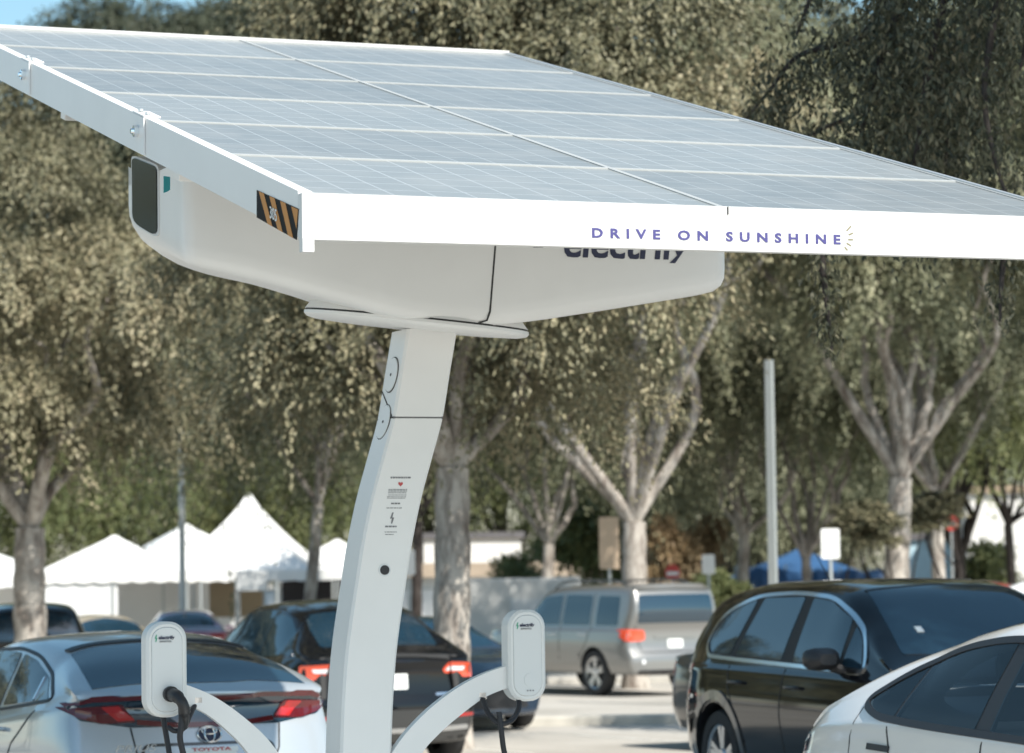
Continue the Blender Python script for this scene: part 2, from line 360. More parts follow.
for r_ in range(6):
    for c_ in range(2):
        bm = bmesh.new(); e = .015
        # module slab
        c0, c1, r0, r1 = c_ * CW + e * .45, (c_ + 1) * CW - e * .45, r_ * RH + e * .45, (r_ + 1) * RH - e * .45
        vb = [A(c, r, -.03) for c, r in ((c0, r0), (c1, r0), (c1, r1), (c0, r1))]; vt = [A(c, r, 0) for c, r in ((c0, r0), (c1, r0), (c1, r1), (c0, r1))]
        q = [bm.verts.new(p) for p in vb]; t = [bm.verts.new(p) for p in vt]
        top = bm.faces.new(t); bm.faces.new(q[::-1])
        for k in range(4): bm.faces.new((q[k], q[(k + 1) % 4], t[(k + 1) % 4], t[k]))
        uvl = bm.loops.layers.uv.new('UVMap')
        for lp, uvc in zip(top.loops, ((0, 0), (1, 0), (1, 1), (0, 1))): lp[uvl].uv = uvc
        pan = part('solar_panel', bm, MT['solar'], recalc=False)
        bm = bmesh.new()
        for (a0, a1, b0, b1) in ((c0 - e * .42, c1 + e * .42, r0 - e * .42, r0 + e * .42), (c0 - e * .42, c1 + e * .42, r1 - e * .42, r1 + e * .42), (c0 - e * .42, c0 + e * .42, r0 + e * .42, r1 - e * .42), (c1 - e * .42, c1 + e * .42, r0 + e * .42, r1 - e * .42)):
            ps = [(a0, b0), (a1, b0), (a1, b1), (a0, b1)]
            lo = [bm.verts.new(A(c, r, -.032)) for c, r in ps]; hi = [bm.verts.new(A(c, r, .004)) for c, r in ps]
            bm.faces.new(hi); bm.faces.new(lo[::-1])
            for k in range(4): bm.faces.new((lo[k], lo[(k + 1) % 4], hi[(k + 1) % 4], hi[k]))
        part('panel_frame', bm, MT['frame_alu'], pan)
# canopy fascia: four box rails with vertical faces
CE, RE = 2 * CW, 6 * RH; mg = .055; FH = .178
def rail(bm, p0, p1, inward, h=FH, t=.05, top=.012):
    vs_ = []
    for p in (p0, p1):
        vs_.append([p + Z * top, p + inward * t + Z * top, p + inward * t - Z * (h - .02), p - Z * (h - .02)])
    a = [bm.verts.new(v) for v in vs_[0]]; b = [bm.verts.new(v) for v in vs_[1]]
    for k in range(4): bm.faces.new((a[k], a[(k + 1) % 4], b[(k + 1) % 4], b[k]))
    bm.faces.new(a[::-1]); bm.faces.new(b)
m2 = .032; C_ = [A(-mg, -mg), A(CE + m2, -mg), A(CE + m2, RE + m2), A(-mg, RE + m2)]
bm = bmesh.new(); rail(bm, C_[0] - U * .001, C_[1] + U * .001, Hh); part('front_fascia', bm, MT['white_trim'])
bm = bmesh.new(); rail(bm, C_[3] - U * .001, C_[2] + U * .001, -Hh, t=.028); part('rear_fascia', bm, MT['white_trim'])
bm = bmesh.new(); rail(bm, C_[0] + V * .052, C_[3] - V * .052, U, top=.011); lf = part('side_fascia', bm, MT['white'])
bm = bmesh.new(); rail(bm, C_[1] + V * .052, C_[2] - V * .052, -U, t=.026, top=.009); part('side_fascia', bm, MT['white'])
# drop tab at the front-left corner, aluminium edge channel, joint line
bm = bmesh.new(); c = C_[0] + U * .022 + Hh * .02 - Z * (FH + .0)
box(bm, (0, 0, 0), (.044, .04, .05), Matrix.Translation(c) @ Matrix.Rotation(AZ, 4, 'Z')); part('corner_tab', bm, MT['white_trim'])
bm = bmesh.new()
for cc in (-.016, CE + .016):
    ps = [A(cc - .012, .0, .004), A(cc + .012, .0, .004), A(cc + .012, RE, .004), A(cc - .012, RE, .004)]
    lo = [bm.verts.new(p - N * .03) for p in ps]; hi = [bm.verts.new(p + N * .006) for p in ps]
    bm.faces.new(hi); bm.faces.new(lo[::-1])
    for k in range(4): bm.faces.new((lo[k], lo[(k + 1) % 4], hi[(k + 1) % 4], hi[k]))
part('edge_channel', bm, MT['alu'])
bm = bmesh.new(); p = A(CW, -mg) - Hh * .0015
box(bm, (0, 0, 0), (.004, .006, .03), Matrix.Translation(p - Z * .004) @ Matrix.Rotation(AZ, 4, 'Z')); part('fascia_joint', bm, MT['seam'])
# clamp brackets on the left fascia with a bolt each
def on_left_fascia(px, py):
    pl = C_[0]; d = ray(px, py); t = (pl - CAM).dot(U) / d.dot(U); return CAM + d * t
for (px, py) in ((26.5, 84), (140, 140)):
    p = on_left_fascia(px, py); r_ = (p - C_[0]).dot(Hh) / math.cos(TILT); p = C_[0] + V * r_
    bm = bmesh.new(); Mx = Matrix(((*U, ), (*V, ), (*Z, ))).transposed().to_4x4()
    for (o_, s_) in (((-.005, 0, -.07), (.008, .2, .162)), ((.03, 0, .0155), (.075, .2, .007))):
        Mm = Mx.copy(); Mm.translation = p
        box(bm, o_, s_, Mm)
    br = part('clamp_bracket', bm, MT['white'])
    bm = bmesh.new(); b0 = p - Z * .06
    tube(bm, [b0 - U * .009, b0 - U * .03], [.026, .026], 6); tube(bm, [b0 - U * .03, b0 - U * .042], [.013, .011], 10)
    part('bolt', bm, MT['chrome'], br, 30)
    for dv in (-.06, .06):
        bm = bmesh.new(); b1 = p + V * dv + U * .02 + Z * .019; tube(bm, [b1, b1 + Z * .012], .012, 8); part('screw', bm, MT['alu'], br)
# hazard sticker with unit number 305
hz = [on_left_fascia(*q) for q in ((257, 190), (257, 217.5), (297, 240), (299.5, 209))]
bm = bmesh.new()
q4 = [p - U * .0015 for p in hz]; vs_ = [bm.verts.new(p) for p in q4] + [bm.verts.new(p + U * .002) for p in q4]
bm.faces.new(vs_[:4]); bm.faces.new(vs_[4:][::-1])
for k in range(4): bm.faces.new((vs_[k], vs_[(k + 1) % 4], vs_[4 + (k + 1) % 4], vs_[4 + k]))
stk = part('hazard_sticker', bm, MT['sticker_black'])
def hzp(a, b, off): # a along 0..1, b from top 0..1
    t = hz[0].lerp(hz[3], a); l = hz[1].lerp(hz[2], a); return t.lerp(l, b) - U * off
for k in range(4):
    a0 = .06 + k * .255
    pl = [(a0, 0), (a0 + .125, 0), (a0 + .125 + .23, 1), (a0 + .23, 1)]
    if k == 3: pl = [(a0, 0), (.985, 0), (.985, .62)]
    if k == 3: pl = [(.83, .02), (.985, .02), (.985, .66)]
    bm = bmesh.new(); bm.faces.new([bm.verts.new(hzp(a, b, .003)) for a, b in pl]); part('stripe', bm, MT['hatch_yellow'], stk, recalc=False)
sxd = (hz[2] - hz[1]).normalized()
stext('number', '305', hzp(.36, .74, .004), sxd, Z, .09, MT['plate'], parent=stk, height=.045)
# slogan on the front fascia
o = C_[0]
def on_front(px, py):
    d = ray(px, py); t = (o - CAM).dot(Hh) / d.dot(Hh); return CAM + d * t
a_, b_ = on_front(592, 237.2), on_front(840.5, 244)
dd = (b_ - a_); dd.normalize()
stext('slogan', 'DRIVE ON SUNSHINE', a_, dd, Z, (b_ - a_).length, MT['violet'], height=.036, spacing=1.86, bold=.034)
bm = bmesh.new()
for (x0, y0, x1, y1) in ((846.5, 231, 851, 226), (848.5, 235, 853, 233), (848, 239.6, 853, 239.8), (846.5, 243, 851, 246), (844.5, 247, 847.5, 250.5)):
    p, q = on_front(x0, y0) - Hh * .001, on_front(x1, y1) - Hh * .001; sd = (q - p).normalized().cross(Hh) * .0032
    f = [bm.verts.new(v) for v in (p - sd, p + sd, q + sd, q - sd)]; bm.faces.new(f)
part('sunburst_mark', bm, mat('sunburst_ink', (.22, .2, .12), .5), recalc=False)
# underside: carrying beams and tilt head
bm = bmesh.new()
Mx = Matrix(((*U, ), (*V, ), (*N, ))).transposed().to_4x4(); Mx.translation = ctr
for cc in (-.85, 0, .85): box(bm, (cc, 0, -.085), (.08, 6.5, .1), Mx, .004)
for rr in (-1.1, 1.1): box(bm, (0, rr, -.195), (3.1, .1, .12), Mx, .004)
part('canopy_beam', bm, MT['white'])
# equipment housing: lofted tub
WF = .53
front_px = [(202, 270), (248, 279), (293, 290.5), (350, 306), (420, 323), (470, 328.5), (530, 322.5), (600, 311.5), (660, 302), (700, 295.5), (727, 290.5)]
fr_pts = [to_uw(x, y, -WF) for x, y in front_px]
far_pts = [to_uw(x, y, WF - .04) for x, y in ((129, 226), (146, 243), (176, 263), (205, 273), (248, 282.5), (293, 296))]
prof_f = pchip([(fr_pts[0][0] - .35, fr_pts[0][1] + .03)] + fr_pts)
prof_b = pchip(far_pts + [(u, prof_f(u) + .1) for u in (-.1, .2)] + [(u, prof_f(u) + .05) for u in (.6, 1.0, 1.4)])
def prof(u, w_=None):
    k = .5 if w_ is None else (w_ + WF) / (2 * WF); return prof_f(u) * (1 - k) + prof_b(u) * k
U0, U1 = to_uw(127, 200, WF - .02)[0], to_uw(727.5, 255, -WF + .02)[0]
ZT = 3.72
def plan(ins):
    rl, rr = max(.06 - ins, .02), max(.07 - ins, .03); pts = []
    for (cx, cy, a0, r) in ((U1 - ins - rr, WF - ins - rr, 0, rr), (U0 + ins + rl, WF - ins - rl, 90, rl), (U0 + ins + rl, -WF + ins + rl, 180, rl), (U1 - ins - rr, -WF + ins + rr, 270, rr)):
        for k in range(7): t = R(a0 + 90 * k / 6); pts.append((cx + r * math.cos(t), cy + r * math.sin(t)))
    out = []
    for i, p in enumerate(pts):
        q = pts[(i + 1) % len(pts)]; L_ = math.dist(p, q); n = max(1, int(L_ / .08))
        for k in range(n): out.append((p[0] + (q[0] - p[0]) * k / n, p[1] + (q[1] - p[1]) * k / n))
    return out
base_plan = plan(0)
def inset_pt(p, ins):
    cu, cw = (U0 + U1) / 2, 0; hu, hw = (U1 - U0) / 2, WF
    return (cu + (p[0] - cu) * (hu - ins) / hu, p[1] * (hw - ins) / hw)
bm = bmesh.new(); rings = []
for ins, dz in ((.1, 0), (.045, .006), (.016, .028), (.003, .062), (0, .11), (0, .3), (0, None)):
    ring = []
    for p in base_plan:
        x, y = inset_pt(p, ins); z = ZT if dz is None else prof(x, y) + dz
        if dz == .3: z = max(z, min(ZT - .05, prof(x, y) + .3))
        ring.append(bm.verts.new(S(x, y, z)))
    rings.append(ring)
n = len(base_plan)
for a, b in zip(rings, rings[1:]):
    for k in range(n): bm.faces.new((a[k], a[(k + 1) % n], b[(k + 1) % n], b[k]))
bm.faces.new(rings[-1])
# underside strips
lowp = sorted(range(n), key=lambda i: base_plan[i][0]); fr = [i for i in lowp if base_plan[i][1] < 0]; bk = [i for i in lowp if base_plan[i][1] >= 0]
f = bmesh.ops.contextual_create(bm, geom=[e for e in bm.edges if e.is_boundary])
bmesh.ops.triangulate(bm, faces=f['faces'])
part('equipment_housing', bm, MT['white'], smooth=40)
# louvred dark window on its left end
def end_pts(lst, u0): return [S(u0, *to_wz(x, y, u0)) for x, y in lst]
u_e = U0
wn = rounded([(133.5, 157), (158, 167), (158.5, 237), (134, 222)], [5, 5, 9, 9])
for nm, grow, off, m_ in (('vent_frame', 1.12, .004, MT['white_trim']), ('vent_window', 1.0, .009, MT['vent_dark'])):
    bm = bmesh.new(); cx, cy = 146, 196
    ps = end_pts([(cx + (p.x - cx) * grow, cy + (p.y - cy) * (1 + (grow - 1) * .5)) for p in wn], u_e)
    f = bm.faces.new([bm.verts.new(p - U * off) for p in ps]); e = bmesh.ops.extrude_face_region(bm, geom=[f])
    bmesh.ops.translate(bm, vec=U * (off + .05), verts=[v for v in e['geom'] if isinstance(v, bmesh.types.BMVert)])
    part(nm, bm, m_)
# teal sticker, panel seams, word mark on the front of the housing
def front_patch(name, pts, m_, off=.002, w0=-WF, parent=station):
    bm = bmesh.new(); ps = [S(*((lambda uz: (uz[0], w0 - off, uz[1]))(to_uw(x, y, w0)))) for x, y in pts]
    f = bm.faces.new([bm.verts.new(p) for p in ps]); e = bmesh.ops.extrude_face_region(bm, geom=[f])
    bmesh.ops.translate(bm, vec=Hh * (off + .001), verts=[v for v in e['geom'] if isinstance(v, bmesh.types.BMVert)])
    return part(name, bm, m_, parent)
bm = bmesh.new()
front_patch('teal_sticker', [(163.5, 176), (170, 177), (170, 190), (166.5, 192), (163.5, 193)], MT['teal'], .004, -WF + .05)
front_patch('panel_seam', [(494.6, 244), (496.2, 244), (490.8, 312), (487.5, 321), (486.2, 320), (489.2, 311)], MT['seam'])
front_patch('panel_seam', [(487.5, 321), (486.2, 320), (470, 324.5), (458, 326), (458, 327), (471, 326)], MT['seam'], .0025, -WF + .012)
zb = to_uw(625, 258.3, -WF)[1]; ua, ub = to_uw(564, 258, -WF)[0], to_uw(691, 258, -WF)[0]
stext('word_mark', 'electrify', S(ua, -WF - .001, zb), U, Z, ub - ua, MT['navy'], bold=.022, shear=.12)
front_patch('logo_stroke', [(533, 247.5), (543, 247.5), (556, 232), (549, 226), (561, 215), (553, 215), (541, 229), (549, 233)], MT['navy'])
# slewing ring
uc = to_uw(416.5, 322, 0)[0]; bm = bmesh.new()
za_, zb_ = to_uw(303, 308, 0)[1], to_uw(530, 325, 0)[1]; zr = prof_f(to_uw(416.5, 322, 0)[0]) + .03; TLT = (za_ - zb_) / 1.09 + .03
def ringlathe(bm, cu, cw_, prof_, n=48, tl=TLT):
    rs = [[bm.verts.new(S(cu + r * math.cos(2 * math.pi * k / n), cw_ + r * math.sin(2 * math.pi * k / n), z - tl * r * math.cos(2 * math.pi * k / n) + (.09 if tl else 0) * r * math.sin(2 * math.pi * k / n))) for k in range(n)] for r, z in prof_]
    for a, b in zip(rs, rs[1:]):
        for k in range(n): bm.faces.new((a[k], a[(k + 1) % n], b[(k + 1) % n], b[k]))
    bm.faces.new(rs[0][::-1]); bm.faces.new(rs[-1])
ringlathe(bm, uc, 0, [(.38, zr + .002), (.49, zr + .008), (.528, zr + .017), (.54, zr + .03), (.538, zr + .044)]); part('slewing_ring', bm, MT['white'], smooth=35)
bm = bmesh.new(); ringlathe(bm, uc, 0, [(.53, zr + .044), (.53, zr + .053)]); part('ring_gap', bm, MT['seam'])
bm = bmesh.new(); ringlathe(bm, uc, 0, [(.535, zr + .053), (.5, zr + .1)]); part('ring_hub', bm, MT['white'])
bm = bmesh.new(); ringlathe(bm, 0, 0, [(.2, ZT - .02), (.2, ZT + .18)], tl=0); part('tilt_head', bm, MT['alu'])
# column
WD = .12
cpx = [(433, 329), (425.8, 372), (418.5, 417), (408.5, 455), (397, 498), (388.3, 540), (382, 580), (373.3, 640), (369, 690), (366.5, 752), (364.5, 860), (364, 940)]
cl = [to_uw(x, y, -WD) for x, y in cpx]; cl = [(u, z) for u, z in cl]
cl.append((cl[-1][0], .02)); cl = spline([(u, z, 0) for u, z in cl], 5); HWD = .127
def column_section(pts, bm):
    rings = []; c = .012
    sec = [(-HWD + c, -WD), (HWD - c, -WD), (HWD, -WD + c), (HWD, WD - c), (HWD - c, WD), (-HWD + c, WD), (-HWD, WD - c), (-HWD, -WD + c)]
    for p in pts: rings.append([bm.verts.new(S(p[0] + a, b, p[1])) for a, b in sec])
    for a, b in zip(rings, rings[1:]):
        for k in range(8): bm.faces.new((a[k], a[(k + 1) % 8], b[(k + 1) % 8], b[k]))
    bm.faces.new(rings[0][::-1]); bm.faces.new(rings[-1])
zj = to_uw(418, 417.5, -WD)[1]
up_ = [p for p in cl if p[1] > zj + .004]; lo_ = [p for p in cl if p[1] < zj - .004]
cu_f = pchip(sorted([(p[1], p[0]) for p in cl]))
up_.append((cu_f(zj + .004), zj + .004)); lo_.insert(0, (cu_f(zj - .004), zj - .004))
bm = bmesh.new(); column_section(up_, bm); part('column_head', bm, MT['white'], smooth=30)
bm = bmesh.new(); column_section(lo_, bm); column = part('column', bm, MT['white'], smooth=30)
bm = bmesh.new(); uj = cu_f(zj); box(bm, (0, 0, 0), (HWD * 2 - .006, WD * 2 - .006, .012), Matrix.Translation(S(uj, 0, zj)) @ Matrix.Rotation(AZ, 4, 'Z')); part('column_joint', bm, mat('joint_gasket', (.16, .16, .16), .7))
# slanted joint on the side plus round covers
def side_p(px, py):
    # on the left side face of the column: u follows the curve
    z = to_uw(px, py, 0)[1]
    for _ in range(6):
        u0 = cu_f(z) - HWD; w_, z = to_wz(px, py, u0)
    return u0, w_, z
for (px, py) in ((391.5, 375), (377.5, 423)):
    u0, w_, z = side_p(px, py); w_ = 0.0
    sl_ = (cu_f(z + .1) - cu_f(z - .1)) / .2; t = (Z + U * sl_).normalized()
    nrm = -(U - t * U.dot(t)).normalized()
    bm = bmesh.new(); c = S(u0, w_, z); n = 28
    for r_, o_ in ((.088, .003),):
        f = bm.faces.new([bm.verts.new(c + (Hh * math.cos(2 * math.pi * k / n) + t * math.sin(2 * math.pi * k / n)) * r_ + nrm * o_) for k in range(n)])
        e = bmesh.ops.extrude_face_region(bm, geom=[f]); bmesh.ops.translate(bm, vec=-nrm * .02, verts=[v for v in e['geom'] if isinstance(v, bmesh.types.BMVert)])
    gk = part('cover_gasket', bm, MT['seam'])
    bm = bmesh.new()
    f = bm.faces.new([bm.verts.new(c + (Hh * math.cos(2 * math.pi * k / n) + t * math.sin(2 * math.pi * k / n)) * .083 + nrm * .006) for k in range(n)])
    e = bmesh.ops.extrude_face_region(bm, geom=[f]); bmesh.ops.translate(bm, vec=-nrm * .02, verts=[v for v in e['geom'] if isinstance(v, bmesh.types.BMVert)])
    rc = part('round_cover', bm, MT['white'])
    bm = bmesh.new(); tube(bm, [c + nrm * .004, c + nrm * .009], .007, 8); part('screw', bm, MT['black'], rc)
bm = bmesh.new()
zj2 = zj + .135
p, q = S(cu_f(zj2) - HWD, WD - .012, zj2) + U * .001, S(cu_f(zj) - HWD, -WD + .012, zj) + U * .001
tube(bm, [p, q], .004, 6); part('side_joint', bm, MT['seam'])
# cable hole with grommet, printed notices
uh, zh = to_uw(384.5, 570, -WD); bm = bmesh.new()
def fdisc(bm, u, z, r, off, dep=.02, n=20):
    f = bm.faces.new([bm.verts.new(S(u + r * math.cos(2 * math.pi * k / n), -WD - off, z + r * math.sin(2 * math.pi * k / n))) for k in range(n)])
    e = bmesh.ops.extrude_face_region(bm, geom=[f]); bmesh.ops.translate(bm, vec=Hh * dep, verts=[v for v in e['geom'] if isinstance(v, bmesh.types.BMVert)])
fdisc(bm, uh, zh, .031, .003); gr = part('grommet', bm, MT['alu'])
bm = bmesh.new(); fdisc(bm, uh, zh, .023, .006); part('hole', bm, MT['black'], gr)
bm = bmesh.new()
def bar(x0, x1, y, th):
    c = [to_uw(x, yy, -WD) for x, yy in ((x0, y - th / 2), (x1, y - th / 2), (x1, y + th / 2), (x0, y + th / 2))]
    bm.faces.new([bm.verts.new(S(u, -WD - .0015, z)) for u, z in c])
rr = random.Random(3)
def textline(x0, x1, y, th):
    x = x0
    while x < x1 - .5:
        L_ = min(rr.uniform(1.2, 3.2), x1 - x); bar(x, x + L_, y, th); x += L_ + .55
for x0, x1, y, th in ((390.5, 411, 477.6, 1.7), (388.5, 407, 489.5, .8), (388.3, 407, 491, .9), (388, 406, 492.8, .8), (388, 407, 495, .6), (387, 406, 496.8, .6), (387, 405, 498.2, .6), (391, 400, 503.5, 1.5), (386.5, 402, 508, .8), (385, 396.5, 526.5, 1.6), (384.5, 397, 532, .7), (385, 394, 534.5, .7)):
    textline(x0, x1, y, th)
part('printed_notice', bm, MT['ink'], recalc=False)
bm = bmesh.new(); hu, hzz = to_uw(400.5, 484, -WD)
f = [(0, -.012), (.012, .0), (.011, .007), (.006, .01), (0, .005), (-.006, .01), (-.011, .007), (-.012, 0)]
bm.faces.new([bm.verts.new(S(hu + a, -WD - .0015, hzz + b)) for a, b in f]); part('heart_mark', bm, MT['redink'], recalc=False)
def logo_stroke(u, w0, z, h, m_, parent):
    bm = bmesh.new(); s = h
    pl = [(-.12, -.5), (.02, -.5), (.2, .05), (.02, .05), (.16, .5), (.02, .5), (-.2, -.05), (-.02, -.05)]
    bm.faces.new([bm.verts.new(S(u + a * s, w0, z + b * s)) for a, b in pl]); return part('logo_stroke', bm, m_, parent, recalc=False)
lu, lz = to_uw(392, 518, -WD); logo_stroke(lu, -WD - .0015, lz, .052, MT['ink'], station)
# base plate on the ground
bm = bmesh.new(); box(bm, (0, 0, 0), (2.3, 5.2, .06), Matrix.Translation(S(cl[-1][0], -1.2, .034)) @ Matrix.Rotation(AZ, 4, 'Z'), .01); part('base_plate', bm, MT['steel'])
# charging pods, arms, cables
def pod(px, py, w0, ports):
    u, z = to_uw(px, py, w0); hw, hh, dp = .0955, .218, .095
    def prism(bm, hw, hh, w_a, w_b, ch):
        # stadium shaped outline extruded from w_a (front) to w_b with chamfered front
        rs = []
        for (k, wv) in ((1 - ch / hw, w_a), (1, w_a + ch), (1, w_b)):
            ring = []
            r = hw * .86
            o = []
            for (sx, sy, a0) in ((1, 1, 0), (-1, 1, 90), (-1, -1, 180), (1, -1, 270)):
                for q in range(9):
                    t = R(a0 + 90 * q / 8); o.append(((hw - r) * sx + r * math.cos(t), (hh - r) * sy + r * math.sin(t)))
            for a, b in o: ring.append(bm.verts.new(S(u + a * k, wv, z + b * (1 - (1 - k) * hw / hh))))
            rs.append(ring)
        n = len(rs[0])
        for a, b in zip(rs, rs[1:]):
            for q in range(n): bm.faces.new((a[q], a[(q + 1) % n], b[(q + 1) % n], b[q]))
        bm.faces.new(rs[0]); bm.faces.new(rs[-1][::-1])
    bm = bmesh.new(); prism(bm, hw, hh, w0, w0 + dp, .012); ch = part('charger', bm, MT['pod'], smooth=35)
    bm = bmesh.new(); prism(bm, hw * .77, hh * .89, w0 - .0005, w0 + .01, .001); part('face_gap', bm, MT['ink'], ch)
    bm = bmesh.new(); prism(bm, hw * .755, hh * .882, w0 - .004, w0 + .01, .003); part('face_plate', bm, MT['pod_face'], ch, 35)
    wf = w0 - .0052
    logo_stroke(u - .052, wf - .001, z + .143, .032, MT['green_ink'], ch)
    stext('word_mark', 'electrify', S(u - .04, wf, z + .138), U, Z, .075, MT['navy'], parent=ch, bold=.03)
    stext('word_mark', 'america', S(u - .035, wf, z + .124), U, Z, .055, MT['ink'], parent=ch)
    return u, z, ch
WP = -.16
lu_, lz_, lpod = pod(167, 669.5, WP, 1)
ru_, rz_, rpod = pod(527.5, 655.5, WP, 0)
# left: plug in its holster; right: round button
bm = bmesh.new(); pu, pz = to_uw(170, 694, WP)
def disc_w(bm, u, z, r, wa, wb, n=20):
    f = bm.faces.new([bm.verts.new(S(u + r * math.cos(2 * math.pi * k / n), wa, z + r * math.sin(2 * math.pi * k / n))) for k in range(n)])
    e = bmesh.ops.extrude_face_region(bm, geom=[f]); bmesh.ops.translate(bm, vec=Hh * (wb - wa), verts=[v for v in e['geom'] if isinstance(v, bmesh.types.BMVert)])
disc_w(bm, pu, pz, .036, WP - .03, WP); part('holster', bm, MT['black'], lpod)
bm = bmesh.new(); ps = [S(pu, WP - .02, pz), S(pu + .01, WP - .09, pz - .01), S(pu + .028, WP - .12, pz - .045), S(pu + .045, WP - .1, pz - .1), S(pu + .048, WP - .06, pz - .15)]
tube(bm, spline(ps, 6), [.03] * 8 + [.026] * 9 + [.018] * 8, 12); part('plug', bm, MT['black'], lpod, 60)
bm = bmesh.new(); qu, qz = to_uw(530.5, 680, WP); disc_w(bm, qu, qz, .034, WP - .006, WP, 28); part('button', bm, MT['pod_face'], rpod)
bm = bmesh.new(); q2 = to_uw(530, 690.5, WP)
for a in (-.014, 0, .014): disc_w(bm, q2[0] + a, q2[1], .0035, WP - .0075, WP - .005, 8)
part('button_mark', bm, MT['ink'], rpod)
def arm(pts_outer, pts_inner, name='arm', wa=-.125, wb=-.075):
    so_ = [to_uw(x, y, wa) for x, y in pts_outer]; si_ = [to_uw(x, y, wa) for x, y in pts_inner]
    so_ = spline([(a, b, 0) for a, b in so_], 6); si_ = spline([(a, b, 0) for a, b in si_], 6)
    bm = bmesh.new(); rings = []
    for p, q in zip(so_, si_):
        rings.append([bm.verts.new(v) for v in (S(p[0], wa, p[1]), S(q[0], wa, q[1]), S(q[0], wb, q[1]), S(p[0], wb, p[1]))])
    for a, b in zip(rings, rings[1:]):
        for k in range(4): bm.faces.new((a[k], a[(k + 1) % 4], b[(k + 1) % 4], b[k]))
    bm.faces.new(rings[0][::-1]); bm.faces.new(rings[-1]); bmesh.ops.bevel(bm, geom=[e for e in bm.edges if len(e.link_faces) == 2 and e.calc_face_angle() > 1.2], offset=.006, segments=2, affect='EDGES')
    return part(name, bm, MT['white'], smooth=40)
arm([(172, 682), (187, 685), (215, 697), (245, 718), (271, 743), (290, 775), (318, 840), (338, 930)], [(170, 703), (187, 705), (208, 715), (230, 733), (248, 753), (264, 783), (292, 850), (312, 930)])
arm([(520, 664), (503, 667), (477, 677), (450, 693), (420, 718), (394, 750), (368, 800), (352, 930)], [(520, 686), (505, 689), (484, 698), (462, 714), (438, 735), (418, 760), (394, 815), (380, 930)])
bm = bmesh.new(); cc = S(cu_f(.3), -.1, .3); box(bm, (0, 0, 0), (.36, .05, .2), Matrix.Translation(cc - Hh * .05) @ Matrix.Rotation(AZ, 4, 'Z'), .01); part('arm_mount', bm, MT['white'])
def cable(px_pts, ws, r=.0125, parent=station):
    ps = []
    for (x, y), w_ in zip(px_pts, ws): u, z = to_uw(x, y, w_); ps.append(S(u, w_, z))
    bm = bmesh.new(); tube(bm, spline(ps, 7), r, 10); return part('charging_cable', bm, MT['rubber'], parent, 60)
cable([(181, 705), (181.5, 722), (180, 738), (183, 753), (187, 775), (186, 830), (180, 930)], [-.24, -.25, -.25, -.25, -.25, -.26, -.3], .014, lpod)
cable([(163, 712), (164.5, 725), (167, 740), (170, 760), (173, 800), (176, 880)], [-.12, -.13, -.14, -.16, -.2, -.3], .013, lpod)
cable([(168, 727), (175, 731), (184, 728), (190, 715), (196, 703)], [-.2, -.22, -.22, -.17, -.1], .012, lpod)
cable([(482.5, 699), (489, 714), (500, 723.5), (512, 720), (519, 707), (518, 694)], [-.13, -.2, -.24, -.22, -.16, -.12], .013, rpod)
cable([(499, 712), (501, 728), (503, 745), (505.5, 765), (507, 830), (503, 930)], [-.25, -.26, -.26, -.26, -.27, -.3], .013, rpod)
for (x, y) in ((481, 695), (197, 700)):
    u, z = to_uw(x, y, -.1); bm = bmesh.new(); box(bm, (0, 0, 0), (.05, .05, .04), Matrix.Translation(S(u, -.1, z)) @ Matrix.Rotation(AZ, 4, 'Z'), .008); part('cable_clip', bm, MT['chrome'])
